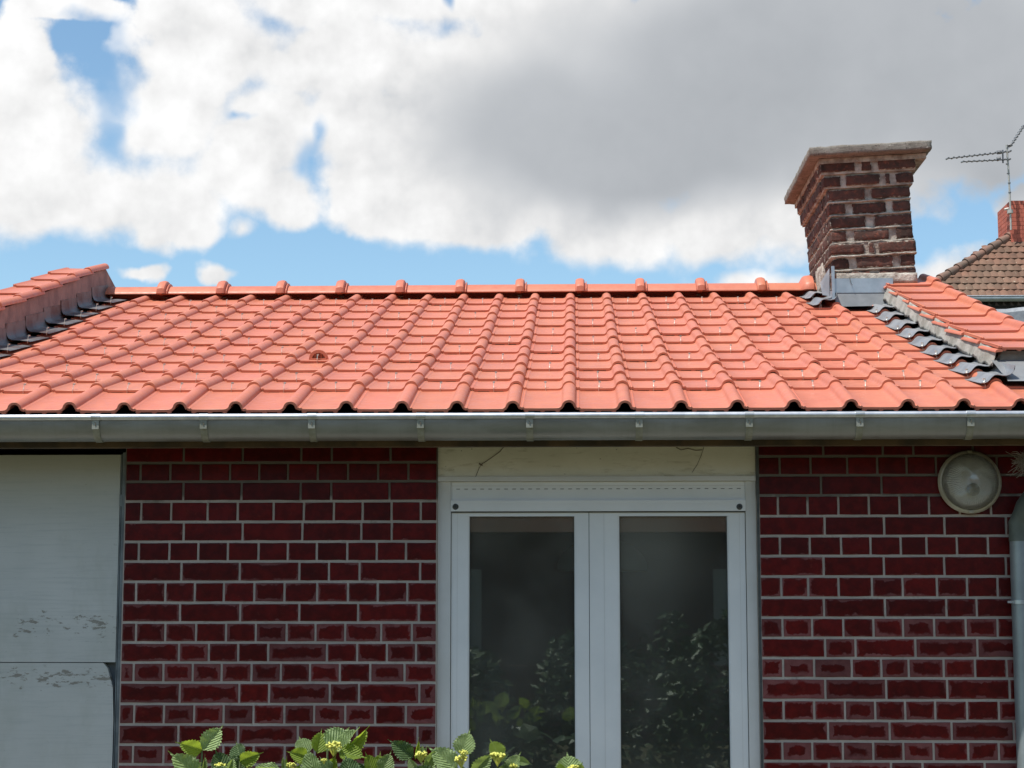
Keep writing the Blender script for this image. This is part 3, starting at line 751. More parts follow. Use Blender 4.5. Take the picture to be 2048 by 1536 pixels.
MB().box(jx0, jx1, fy + .0005, fy + .0018, 2.0805, 2.0822).build('shutter_slat', M['pvc2'], win)
MB().box(jx0, jx1, fy - .010, fy + .05, 1.984, 2.0255).build('shutter_bar', M['pvc'], win)
MB().box(jx0, jx1, fy - .004, fy + .05, 1.9795, 1.9838).build('shutter_seal', M['gasket'], win)
for px_ in (911, 1479):
    p = at(px_, 1013.5, Y=fy - .01)
    k = MB().lathe([(.0, .004), (.006, .004), (.0105, .003), (.0118, 0)], (p.x, p.y, p.z), 'y', 20).lathe([(.0045, .008), (.0062, .006), (.0062, .002)], (p.x, p.y, p.z), 'y', 14)
    k.build('stop_knob', M['gasket'], win, 50)
def X(px_): return at(px_, 1250, Y=fy).x
sash_top = 1.9790
gl0, gl1, gl2, gl3 = X(936), X(1151.5), X(1238), X(1459.5)
mid = X(1179)
def sash(a, b, ga, gb, nm='sash'):
    s_ = MB(); zt = 1.9655
    s_.box(a, ga, fy + .004, fy + .065, wz0 + .02, sash_top); s_.box(gb, b, fy + .004, fy + .065, wz0 + .02, sash_top)
    s_.box(ga, gb, fy + .0042, fy + .065, zt, sash_top); s_.box(ga, gb, fy + .0042, fy + .065, wz0 + .02, wz0 + .10)
    # sloped glazing beads
    for (u0, u1) in ((ga, ga + .004), (gb - .004, gb)): s_.box(u0, u1, fy + .012, fy + .03, wz0 + .10, zt)
    so_ = s_.build(nm, M['pvc'], win)
    gk = MB(); gk.box(ga + .004, ga + .0062, fy + .016, fy + .03, wz0 + .1, zt); gk.box(gb - .0062, gb - .004, fy + .016, fy + .03, wz0 + .1, zt); gk.box(ga + .004, gb - .004, fy + .016, fy + .03, zt - .0022, zt)
    gk.build('seal', M['gasket'], win)
    MB().box(ga + .001, gb - .001, fy + .0235, fy + .0275, wz0 + .09, zt + .003).build('pane', M['glass'], win)
sash(jx0 + .002, mid - .0012, gl0, gl1); sash(mid + .0012, jx1 - .002, gl2, gl3)
MB().box(mid - .0011, mid + .0011, fy + .010, fy + .05, wz0 + .02, sash_top).box(jx0, jx0 + .0018, fy + .010, fy + .05, wz0 + .02, sash_top).box(jx1 - .0018, jx1, fy + .010, fy + .05, wz0 + .02, sash_top).build('seal', M['gasket'], win)
for xx in (X(1209), X(914), X(1482)):
    MB().box(xx - .0006, xx + .0006, fy + .0032, fy + .0041, wz0 + .03, sash_top - .004).build('groove', M['pvc2'], win)
MB().box(wx0 + .001, wx1 - .001, fy - .03, fy + .2, wz0 - .03, wz0 + .019).build('sill', M['pvc2'], win)
# dark strip painting the shadow line between window surround and right-hand bricks
MB().box(wx1, wx1 + .0105, YW - .0005, YW + .001, wz0, 2.235).build('shadow_strip', M['gasket'], win)
# cracks, old threads on the lintel
def thread(name, pts, r, m, par, Y):
    t_ = MB(); t_.tube([at(*p, Y=Y) for p in pts], r, 5); return t_.build(name, m, par)
for pts, r in (([(1008, 893), (1000, 903), (985, 914), (972, 923), (962, 929)], .0016), ([(962, 929), (957, 939), (951, 954)], .0010),
               ([(1352, 895), (1362, 900), (1376, 897), (1392, 901), (1404, 900)], .0017), ([(1409, 890), (1402, 912), (1394, 930), (1384, 945)], .0009), ([(958, 927), (965, 931)], .0028)):
    thread('dusty_thread', pts, r, M['web'], win, fy - .0135)

# ---- white boarded door at the left
door = empty('door', (-2.2, YW, 0), parent=house)
dY = YW + .01
zs_ = at(100, 1325, Y=dY).z
xp = at(234, 1200, Y=dY).x
MB().box(-2.74, xp, dY, dY + .03, zs_ + .0015, 2.2035).build('door_panel', M['board'], door)
# lower board with its broken corner
c = [(-2.74, .05), (xp - .002, .05), (xp - .002, 1.20), (xp - .008, zs_ - .09), (xp - .022, zs_ - .045), (xp - .030, zs_ - .020), (xp - .046, zs_ - .0015), (-2.74, zs_ - .0015)]
v = [(x, dY, z) for x, z in c] + [(x, dY + .03, z) for x, z in c]; n = len(c)
mesh('door_panel', v, [tuple(range(n)), tuple(range(2 * n - 1, n - 1, -1))] + [(i, i + n, (i + 1) % n + n, (i + 1) % n) for i in range(n)], M['board'], door)
MB().box(-2.74, xp + .012, dY + .032, dY + .05, .05, 2.19).build('backing_board', M['bluewood'], door)
MB().box(xp + .0025, xp + .0065, dY - .002, dY + .03, .05, 2.206).box(xp + .0095, dx1 + .0025, dY - .006, dY + .031, .05, 2.212).build('door_frame', M['frame_dark'], door)
MB().box(xp + .001, xp + .0115, dY - .008, dY + .001, 2.005, 2.05).build('hinge', M['frame_dark'], door)

# ---- downpipe
pc = at(2026, 1300, Y=6.90).x + .046
dp = MB(); dp.tube([(pc, 6.90, 0), (pc, 6.90, 1.88)], .045, 24); downpipe = dp.build('downpipe', M['pipe'], house, 50)
MB().tube([(pc, 6.90, 1.865), (pc, 6.90, 1.93), (pc + .02, 6.88, 1.985), (pc + .06, 6.80, 2.06), (pc + .09, 6.68, 2.14), (pc + .10, 6.62, 2.25)], .047, 20).build('elbow', M['pipe_green'], downpipe, 50)
zr = at(2030, 1204, Y=6.9).z
MB().tube([(pc, 6.90, zr - .007), (pc, 6.90, zr + .007)], .0485, 24).box(pc - .062, pc - .046, 6.885, 6.90, zr - .004, zr + .004).build('collar', M['ring'], downpipe, 40)

# ---- left parapet
cop_off = .185
def zl(y, off): return zroof(min(y, 10.40)) + off
parL = empty('parapet', (-2.83, 8.5, 2.5), parent=house)
YA = 10.38
v = []; f = []
ys = [6.9] + [y for y, z in PR[1:-1]] + [YA]
tops = [zl(y, cop_off - .004) for y in ys]
bots = [zl(y, -.06) for y in ys]
for y, zt, zb in zip(ys, tops, bots): v += [(-2.96, y, zb), (-2.96, y, zt), (XL, y, zt), (XL, y, zb)]
v += [(-2.96, 10.70, 3.30), (-2.96, 10.70, 3.495), (XL, 10.70, 3.495), (XL, 10.70, 3.30)]
v += [(-2.96, 13.9, 2.3), (-2.96, 13.9, 2.5), (XL, 13.9, 2.5), (XL, 13.9, 2.3)]
for i in range(len(ys) + 1):
    a = i * 4; b = a + 4; f += [(a + k, a + (k + 1) % 4, b + (k + 1) % 4, b + k) for k in range(4)]
f += [(0, 3, 2, 1), tuple(len(v) - 4 + k for k in range(4))]
mesh('parapet_wall', v, f, M['render_l'], parL)
TILE_C = tile_mesh('coping_tile', .385, w=.26, prof=[(a if a < .02 else a + .045, b) for a, b in PROF])
for k in range(11):
    y = 10.035 - .317 * k
    z = zl(y, cop_off + .010); L = .0
    ang = atan2(zl(y + .317, 0) - zl(y, 0) - .0125, .317)
    o = put('coping_tile', TILE_C, parL, M4=slopeM(-2.955 + random.uniform(-.003, .003), y, z, ang, random.uniform(-.01, .01), random.uniform(-.01, .01)))
tt = slopeM(-2.955, 10.352, zl(10.352, cop_off + .008), .27)
# flashing pieces at the foot of the left parapet
def flash_left():
    pr = [(.003, .098), (.003, .06), (.006, .040), (.014, .026), (.028, .020), (.062, .019), (.100, .0175), (.128, .0145), (.130, .0125), (.100, .0155), (.062, .017), (.028, .018), (.012, .024), (.004, .038), (.0012, .06), (.0012, .098)]
    v = []; L = .36; n = len(pr); S = [0, .012, .05, .2, L]
    up = [.001, .0005, -.001, -.004, -.010]; sk = [.0, .0, 0, 0, 0]
    for y, u in zip(S, up):
        for a, b in pr:
            yy = y + (.040 * max(0, (a - .03) / .1) if y < .3 else 0)*0
            # the front edge runs forward at the foot and back at the outer corner
            fr = (.05 * (a / .13) ** 1.0 - .02) if y == 0 else 0
            v.append((a, yy - fr * (1 if y == 0 else 0) , b + u))
    f = [(j * n + i, j * n + (i + 1) % n, (j + 1) * n + (i + 1) % n, (j + 1) * n + i) for j in range(len(S) - 1) for i in range(n)]
    f += [tuple(range(n)), tuple(range((len(S) - 1) * n, len(S) * n))]
    me = bpy.data.meshes.new('flashing'); me.from_pydata(v, [], f); me.update()
    bm = bmesh.new(); bm.from_mesh(me); bmesh.ops.recalc_face_normals(bm, faces=bm.faces); bm.to_mesh(me); bm.free()
    me.materials.append(M['zinc_left'])
    for p in me.polygons: p.use_smooth = True
    me.set_sharp_from_angle(angle=radians(40)); return me
FL = flash_left()
for n in range(0, 12):
    y, z = PR[n]; ang = atan2(PR[n + 1][1] - z - .0125, PR[n + 1][0] - y)
    put('flashing', FL, parL, M4=slopeM(XL, y + .01, z + .004, ang, random.uniform(-.01, .01)))
    put('flashing_clip', clip_me, parL, M4=slopeM(XL + .118, y - .025, z + .016, ang))

# ---- right parapet with its coping
parR = empty('parapet', (1.85, 8.5, 2.5), parent=house)
PO = .118; YF = 7.30
ys = [YF] + [y for y, z in PR if YF < y < 9.6] + [9.80]
v = []; f = []
for y in ys: v += [(XR, y, zroof(y) - .06), (XR, y, zroof(y) + PO - .010), (1.985, y, zroof(y) + PO - .010), (1.985, y, zroof(y) - .06)]
for i in range(len(ys) - 1):
    a = i * 4; b = a + 4; f += [(a + k, a + (k + 1) % 4, b + (k + 1) % 4, b + k) for k in range(4)]
f += [(0, 3, 2, 1), tuple(len(v) - 4 + k for k in range(4))]
mesh('parapet_wall', v, f, M['render'], parR)
MB().box(1.76, 2.4, 7.32, 7.5, 2.3, 2.56).build('end_block', M['render'], parR)
TILE_R = tile_mesh('coping_tile', .385, prof=[(a if a < .02 else a + .085, b) for a, b in PROF])
for k in range(9):
    y = 7.25 + .313 * k
    ang = atan2(zroof(y + .313) - zroof(y) - .0125, .313)
    put('coping_tile', TILE_R, parR, M4=slopeM(1.682 + random.uniform(-.004, .004), y, zroof(y) + PO + .012, ang, random.uniform(-.01, .01), random.uniform(-.008, .008)))
    # cut slip of tile laid along the rake edge
    sp_ = MB(); v = []
    pr = [(0, -.007), (.002, -.002), (.008, .002), (.016, .003), (.024, .002), (.028, .0), (.028, -.007), (.0, -.010)]
    sp_.extrude(pr, [((0, -.012, 0), (1, 0, 0), (0, 0, 1)), ((0, .33, -.004), (1, 0, 0), (0, 0, 1))])
    mesh('edge_slip', sp_.v, sp_.f, M['tile'], parR, 40, M4=slopeM(1.671 + random.uniform(-.004, .004), y + .008, zroof(y) + PO + .002, ang - .01, random.uniform(-.02, .02)))
# ragged cement smear between flashing and coping
cs = bmesh.new(); rows_ = []
yy = YF - .02; i = 0
while yy < 9.8:
    zb = zroof(yy) + .040 + .026 * noise.noise(Vector((yy * 9, 3, 0))) + .012 * noise.noise(Vector((yy * 31, 7, 0))); zt = zroof(yy) + PO - .004
    R_ = []
    for j in range(7):
        t_ = j / 6; z = zb + (zt - zb) * t_
        R_.append(cs.verts.new((XR - .018 - .020 * (1 - t_) - .0035 * noise.noise(Vector((yy * 9, z * 22, 1))), yy, z)))
    R_.append(cs.verts.new((XR + .01, yy, zt)));
    rows_.append(R_); yy += .022
for a, b in zip(rows_, rows_[1:]):
    for j in range(7): cs.faces.new((a[j], b[j], b[j + 1], a[j + 1]))
    cs.faces.new((a[0], a[7], b[7], b[0]))
bmesh.ops.recalc_face_normals(cs, faces=cs.faces); me = bpy.data.meshes.new('cement_fillet'); cs.to_mesh(me); cs.free(); me.materials.append(M['cement'])
for p in me.polygons: p.use_smooth = True
put('cement_fillet', me, parR)
# right flashing pieces shaped over the roll of the last tile
def flash_right():
    pr = [(.122, .0035), (.136, .0045), (.145, .0075), (.152, .014), (.158, .022), (.165, .029), (.172, .0335), (.180, .0350), (.190, .0340), (.202, .0315), (.216, .0310), (.232, .036), (.243, .046), (.248, .056), (.249, .072)]
    prb = [(a - .001, b - .0022) for a, b in reversed(pr)]; pr2 = pr + prb; n = len(pr2); L = .36; S = [0, .01, .06, .2, L]; up = [.010, .009, .007, .002, -.006]
    v = []
    for y, u in zip(S, up):
        for a, b in pr2:
            fr = -.006 if y == 0 else 0
            lead = .045 * max(0, (.03 - a) / .1) * 0
            v.append((a, y + fr, b + u))
    f = [(j * n + i, j * n + (i + 1) % n, (j + 1) * n + (i + 1) % n, (j + 1) * n + i) for j in range(len(S) - 1) for i in range(n)]
    f += [tuple(range(n)), tuple(range((len(S) - 1) * n, len(S) * n))]
    me = bpy.data.meshes.new('flashing'); me.from_pydata(v, [], f); me.update()
    bm = bmesh.new(); bm.from_mesh(me); bmesh.ops.recalc_face_normals(bm, faces=bm.faces); bm.to_mesh(me); bm.free(); me.materials.append(M['zinc'])
    for p in me.polygons: p.use_smooth = True
    me.set_sharp_from_angle(angle=radians(45)); return me
FR_ = flash_right()
for n in range(1, 10):
    y, z = PR[n]; ang = atan2(PR[n + 1][1] - z - .0125, PR[n + 1][0] - y)
    put('flashing', FR_, parR, M4=slopeM(1.44, y - .002, z + .001, ang, random.uniform(-.008, .008)))
    sc_ = MB().lathe([(0, .006), (.003, .005), (.0045, .002), (.005, 0)], (0, 0, 0), 'z', 10)
    mesh('flashing_screw', sc_.v, sc_.f, M['clip'], parR, 60, M4=slopeM(1.576, y + .012, z + .016, ang))
    put('flashing_clip', clip_me, parR, M4=slopeM(1.578, y + .004, z + .006, ang))
# loose zinc corner and the valley sheet right of the parapet end
pr = []
vs = MB(); N_ = 10
vp = []
for i in range(N_ + 1):
    x = 1.66 + i * .06
    for (y, dzv) in ((7.02, -.010), (7.035, .004), (7.12, .016 - .010 * sin(min(i, 6) / 6 * pi)), (7.22, .035), (7.29, .045)):
        vp.append((x, y, zroof(max(y, 7.04)) + dzv + .028))
vs.add(vp, [(i * 5 + j, (i + 1) * 5 + j, (i + 1) * 5 + j + 1, i * 5 + j + 1) for i in range(N_) for j in range(4)])
vs.build('valley_sheet', M['zinc_dull'], parR, 60)
# zinc faced upstand of the neighbouring roof behind the coping
zb_ = MB(); pts = []
for i in range(30):
    x = 2.0 + i * .06; px_ = 1985 + i * 22
    zt = at(2010, 618, Y=9.2).z + .008 * noise.noise(Vector((x * 6, 0, 4))) + (.015 if 3 < i < 8 else 0) * sin((i - 3) / 5 * pi)
    pts.append((x, zt))
v = []
for x, zt in pts: v += [(x, 9.2, zt), (x, 9.19, zt - .02), (x, 9.19, zt - .19), (x, 9.18, zt - .195), (x, 9.18, 2.4), (x, 9.4, 2.4), (x, 9.4, zt)]
f = [(i * 7 + j, (i + 1) * 7 + j, (i + 1) * 7 + (j + 1) % 7, i * 7 + (j + 1) % 7) for i in range(29) for j in range(7)]
zb_.add(v, f); zb_.build('zinc_upstand', M['lead'], parR)

# ---- chimney
CX0 = 1.418; CYF = 9.86
tilt = radians(-2.9)
CM = Matrix.Translation((CX0, CYF, 3.30)) @ Matrix.Rotation(tilt, 4, 'Y')
ch = empty('chimney', (CX0, CYF, 3.30), parent=house)
WM[ch.name] = CM; ch.matrix_basis = WM[house.name].inverted() @ CM
CWD, CDP = .447, .97
P_ = .0757
def rough_box(L, D, H, amp, sub=5, seed=0, m=None, name='brick'):
    bm = bmesh.new()
    nx, ny, nz = max(2, int(L / .03)), max(2, int(D / .03)), 4
    bmesh.ops.create_cube(bm, size=1)
    bm.free(); mb = MB()
    def face(o, a, b, na, nb):
        v = []; 
        for i in range(na + 1):
            for j in range(nb + 1): v.append(Vector(o) + Vector(a) * i / na + Vector(b) * j / nb)
        mb.add(v, [(i * (nb + 1) + j, (i + 1) * (nb + 1) + j, (i + 1) * (nb + 1) + j + 1, i * (nb + 1) + j + 1) for i in range(na) for j in range(nb)])
    l, d_, h = L / 2, D / 2, H / 2
    face((-l, -d_, -h), (L, 0, 0), (0, 0, H), nx, nz); face((-l, d_, -h), (L, 0, 0), (0, 0, H), nx, nz)
    face((-l, -d_, -h), (0, D, 0), (0, 0, H), ny, nz); face((l, -d_, -h), (0, D, 0), (0, 0, H), ny, nz)
    face((-l, -d_, h), (L, 0, 0), (0, D, 0), nx, ny); face((-l, -d_, -h), (L, 0, 0), (0, D, 0), nx, ny)
    me = bpy.data.meshes.new(name); me.from_pydata(mb.v, [], mb.f)
    bm = bmesh.new(); bm.from_mesh(me); bmesh.ops.remove_doubles(bm, verts=bm.verts, dist=.0003); bmesh.ops.recalc_face_normals(bm, faces=bm.faces)
    for vv in bm.verts:
        c = vv.co; k = Vector((seed * 7.1, seed * 3.3, 0))
        rnd = .006
        q = Vector([max(0, abs(c[i]) - (s - rnd)) for i, s in enumerate((l, d_, h))])
        if q.length > 0:
            over = q.length - rnd
            if over > 0:
                for i in range(3): c[i] -= math.copysign(q[i] / q.length * over, c[i]) if q[i] > 0 else 0
        nv = noise.noise_vector(c * 38 + k) * amp + noise.noise_vector(c * 95 + k) * amp * .5
        vv.co = c + nv
    bm.to_mesh(me); bm.free(); me.materials.append(m)
    for nme, val in (('half_x', l), ('half_y', d_)):
        at_ = me.attributes.new(nme, 'FLOAT', 'POINT'); at_.data.foreach_set('value', [val] * len(me.vertices))
    for p in me.polygons: p.use_smooth = True
    return me
# course layout, z top of each course in chimney coordinates
ztop = .78
courses = []      # (zc, grow, list)
GROW = [.037, .022, .002, 0, 0, 0, .010, 0, 0]
FRONT = [[('s', .19), ('q', .055), ('s', .205)], [('h', .095), ('s', .185), ('q', .028), ('h', .098)], [('s', .205), ('s', .212)], [('h', .092), ('s', .185), ('h', .10)],
         [('s', .195), ('s', .205)], [('h', .088), ('s', .192), ('h', .092)], [('s', .185), ('q', .032), ('s', .205)], [('h', .09), ('s', .2), ('h', .085)], [('s', .2), ('s', .2)]]
core = MB()
for r in range(9):
    zc = ztop - .028 - P_ * (r + .5) + .0; g_ = GROW[r]
    a, b = -g_, CWD + g_; jt = .0065
    core.box(a + jt, b - jt, -g_ + jt, CDP + g_ - jt, zc - P_ / 2, zc + P_ / 2)
    # front
    bl = FRONT[r]; tot = sum(l for _, l in bl); gap = ((b - a) - tot) / (len(bl) - 1) if len(bl) > 1 else 0
    x = a
    for i, (k_, l) in enumerate(bl):
        me = rough_box(l, .10, .060 + random.uniform(-.005, .004), .0055, seed=random.random() * 50, m=M['chbrick'])
        off = random.uniform(-.002, .004)
        put('brick', me, ch, M4=CM @ Matrix.Translation((x + l / 2, -g_ + .05 - .004 + off, zc + random.uniform(-.002, .002))) @ Matrix.Rotation(random.uniform(-.015, .015), 4, 'Y'))
        x += l + gap
    # left side
    y = -g_ + (.105 if bl[0][0] == 's' else .004 + .10); 
    seq = ['h', 's', 's', 's', 's'] if r % 2 else ['s', 'h', 's', 's', 'h']
    y = -g_ + .115; i = 0
    while y < CDP + g_ - .05:
        l = (.19 if (i + r) % 2 else .098); l = min(l, CDP + g_ - y)
        me = rough_box(.08, l - .002, .062, .0050, seed=random.random() * 50, m=M['chbrick'])
        put('brick', me, ch, M4=CM @ Matrix.Translation((a + .040 - .003 + random.uniform(-.002, .003), y + l / 2, zc)))
        y += l + .014; i += 1
for r in range(2, 9):
    zz = ztop - .028 - P_ * (r + 1); g_ = GROW[r]
    me = rough_box(CWD + 2 * g_ + .004, CDP * .5, .012, .0055, seed=r * 3.7, m=M['chmortar'], name='mortar_joint')
    put('mortar_joint', me, ch, M4=CM @ Matrix.Translation((CWD / 2, CDP * .25 - g_ - .007, zz)))
# rough mortar body
me = core
cobj = mesh('mortar_body', core.v, core.f, M['chmortar'], ch, M4=CM)
# cap slab
capme = rough_box(CWD + .215, CDP + .24, .050, .0045, m=M['cap'], name='cap')
put('cap', capme, ch, M4=CM @ Matrix.Translation((CWD / 2 + .008, CDP / 2, ztop + .010)))
fl_ = MB().box(-.062, CWD + .075, -.065, CDP + .07, ztop - .042, ztop - .014); mesh('cap_bedding', fl_.v, fl_.f, M['chmortar'], ch, M4=CM @ Matrix.Translation((0.02, .02, -.004)) )
# mortar skirt at the foot
rs = rough_box(CWD - .01, .05, .06, .006, seed=3, m=M['chmortar'], name='mortar_skirt'); put('mortar_skirt', rs, ch, M4=Matrix.Translation((CX0 + CWD / 2 + .002, CYF, at(1750, 553, Y=CYF).z - .012)))
rs = rough_box(.05, .3, .16, .008, seed=8, m=M['chmortar'], name='mortar_skirt'); put('mortar_skirt', rs, ch, M4=Matrix.Translation((CX0 - .005, CYF + .42, 3.47)))
# lead and zinc round the foot
A0, A1 = at(1672, 560, Y=9.80), at(1672, 583, Y=9.78)
ap = MB()
zt_, zm_, zb2 = at(1700, 558, Y=9.81).z, at(1700, 583, Y=9.78).z, at(1700, 611, Y=9.70).z
xa, xb = at(1670, 580, Y=9.79).x, 1.72
ap.box(xa, xb, 9.795, 9.80, zm_ - .004, zt_); ap.build('apron_band', M['ring'], ch)
ap = MB(); ap.add([(xa, 9.80, zm_), (xb, 9.80, zm_), (xb, 9.775, zb2 + .012), (xa, 9.775, zb2 + .008), (xa - .02, 9.70, zb2 - .006), (xb, 9.70, zb2 - .001)], [(0, 1, 2, 3), (3, 2, 5, 4)])
ap.build('apron', M['zinc_dull'], ch, 60)
MB().box(xa, xb, 9.80, 9.85, zt_ - .002, zt_ + .002).build('apron_top', M['zinc'], ch)
zc1, zc2 = at(1660, 533, Y=9.80).z, at(1660, 600, Y=9.80).z
MB().box(xa - .016, xa - .001, 9.786, 9.80, zc2, zc1).build('corner_strip', M['ring'], ch)
q1, q2, q3, q4 = at(1640, 566, Y=9.90), at(1658, 537, Y=9.82), at(1659, 592, Y=9.80), at(1645, 590, Y=9.86)
MB().add([q1, q2, q3, q4, q1 + Vector((.004, .004, 0)), q2 + Vector((.004, .004, 0)), q3 + Vector((.004, .004, 0)), q4 + Vector((.004, .004, 0))],
         [(0, 1, 2, 3), (4, 7, 6, 5), (0, 4, 5, 1), (1, 5, 6, 2), (2, 6, 7, 3), (3, 7, 4, 0)]).build('corner_sheet', M['lead'], ch)
for n in (10, 11):
    y, z = PR[n]; ang = atan2(PR[n + 1][1] - z - .0125, PR[n + 1][0] - y)
    put('flashing', FR_, ch, M4=slopeM(CX0 - .252, y - .004, z + .003, ang))
    put('flashing_clip', clip_me, ch, M4=slopeM(CX0 - .09, y - .01, z + .01, ang))
nl = MB().tube([at(1700, 556, Y=9.79), at(1702, 566, Y=9.785), at(1705, 570, Y=9.782)], .002, 6).build('nail', M['frame_dark'], ch)

# ------------------------------------------------------------------ wall lamp
lc = at(1937, 965, Y=YW); lamp = empty('wall_lamp', (lc.x, YW - .006, lc.z), 'round bulkhead lamp with ribbed clouded glass on the brick wall', 'wall lamp')
yb = YW - .006
MB().lathe([(0, 0), (.112, 0), (.118, .006), (.119, .016), (.113, .024), (.106, .026), (.104, .020), (.0, .016)], (lc.x, yb, lc.z), 'y', 48).build('base_ring', M['lampmetal'], lamp, 35)
MB().lathe([(.0, .020), (.05, .022), (.090, .028), (.103, .035)], (lc.x, yb, lc.z), 'y', 40).build('reflector', M['reflector'], lamp, 50)
gp = []
for k in range(13):
    a = radians(90 * k / 12); gp.append((.104 * cos(a) if k < 12 else 0.0001, .026 + .062 * sin(a)))
gm = MB().lathe(gp, (0, 0, 0), 'y', 48)
mesh('glass', gm.v, gm.f, M['lampglass'], lamp, 60, M4=Matrix.Translation((lc.x, yb, lc.z)))
MB().lathe([(.0001, .068), (.014, .064), (.024, .05), (.024, .03), (.014, .024)], (lc.x + .006, yb, lc.z - .030), 'y', 20).build('bulb', M['bulb'], lamp, 60)
for s_ in (1, -1): MB().box(lc.x - .008, lc.x + .008, yb - .030, yb - .016, lc.z + s_ * .112 - .005, lc.z + s_ * .112 + .005).build('latch', M['lampmetal'], lamp)
lx = at(1204, 1110, Y=7.45); lt = at(1204, 1076, Y=7.45)
pl_ = empty('pendant_lamp', (lx.x, 7.45, lt.z), 'pale dome lampshade hanging inside, half hidden behind the middle of the window', 'pendant lamp')
prf = [(.012, 0)] + [(.185 * sin(radians(a)), -.125 * (1 - cos(radians(a)))) for a in range(12, 91, 10)] + [(.183, -.13)]
prf += [(a - .003, b - .002) for a, b in reversed(prf)]
MB().lathe(prf, (lx.x, 7.45, lt.z), 'z', 40).build('shade', M['lampmetal2'], pl_, 60)
MB().tube([(lx.x, 7.45, lt.z - .01), (lx.x, 7.45, 2.238)], .003, 6).build('cord', M['gasket'], pl_)
# dry tuft on the pipe bend
tf = MB(); c0 = at(2045, 925, Y=6.86)
for i in range(110):
    a = random.uniform(0, 2 * pi); e = random.uniform(-1, 1); L = random.uniform(.015, .05)
    s0 = c0 + Vector((random.uniform(-.012, .03), random.uniform(-.02, .02), random.uniform(-.03, .03)))
    e0 = s0 + Vector((cos(a) * L - .008, sin(a) * L * .6, e * L)); mdl = (s0 + e0) / 2 + Vector((0, 0, random.uniform(-.01, .01)))
    tf.tube([s0, mdl, e0], .0011, 4)
tag(tf.build('dry_tuft', M['tuft']), 'small grey-brown dry tuft caught under the gutter beside the lamp', 'dry plant')
# ------------------------------------------------------------------ hydrangeas
def leaf_mesh(seed, fold=.35, curl=.25, teeth=11):
    rnd = random.Random(seed); NU, NV = 4, 22
    v = []; uv = []; f = []
    for j in range(NV + 1):
        t = j / NV
        if t < .84: w_ = .5 * (max(0., sin(pi * min(1, (t / .84)) ** .82)) ** .75) * (1 - .15 * t)
        else: w_ = 0
        w_ = max(w_, .012 + .05 * max(0, 1 - abs(t - .84) / .16) * (t > .78))
        if t > .84: w_ = .045 * max(0., 1 - (t - .84) / .16) ** 1.5 + .010
        if t < .03: w_ = .02
        ser = 1 + (.15 if j % 2 else -.06) * (1 if .08 < t < .84 else 0)
        for i in range(-NU, NU + 1):
            s_ = i / NU; ww = w_ * (ser if abs(i) == NU else 1)
            x = s_ * ww
            z = fold * abs(x) - curl * (t ** 2) * .6 + .02 * sin(t * 17 + abs(s_) * 3) * abs(s_) + .012 * rnd.uniform(-1, 1) * (abs(i) > 1)
            v.append((x * .78, t + abs(s_) * .05 * (t < .8), z)); uv.append((.5 + s_ * .5 * min(1, w_ * 2.2), t))
    n = 2 * NU + 1
    for j in range(NV):
        for i in range(n - 1): f.append((j * n + i, j * n + i + 1, (j + 1) * n + i + 1, (j + 1) * n + i))
    me = bpy.data.meshes.new('leaf'); me.from_pydata(v, [], f); me.update()
    ul = me.uv_layers.new(name='UVMap')
    for lp in me.loops: ul.data[lp.index].uv = uv[lp.vertex_index]
    for p in me.polygons: p.use_smooth = True
    return me
LM = {}
for key, mt in (('p', 'leaf_pale'), ('l', 'leaf_lime'), ('d', 'leaf_dark')):
    for q in range(3):
        me = leaf_mesh(q * 7 + 1, (.35, .55, .2)[q], (.2, .35, .1)[q]); me.materials.append(M[mt]); LM[key, q] = me
def orient_leaf(base, tip, width, roll, me, parent, name='leaf', nrm=None):
    y = (tip - base); L = y.length; y.normalize()
    nn = Vector(nrm if nrm else (0, -1, .35)); nn = nn - y * nn.dot(y); nn.normalize(); x = y.cross(nn)
    R3 = Matrix((x, y, nn)).transposed().to_4x4() @ Matrix.Rotation(roll, 4, 'Y')
    m4 = Matrix.Translation(base) @ R3 @ Matrix.Diagonal((width, L, L * .9, 1))
    return put(name, me, parent, M4=m4)
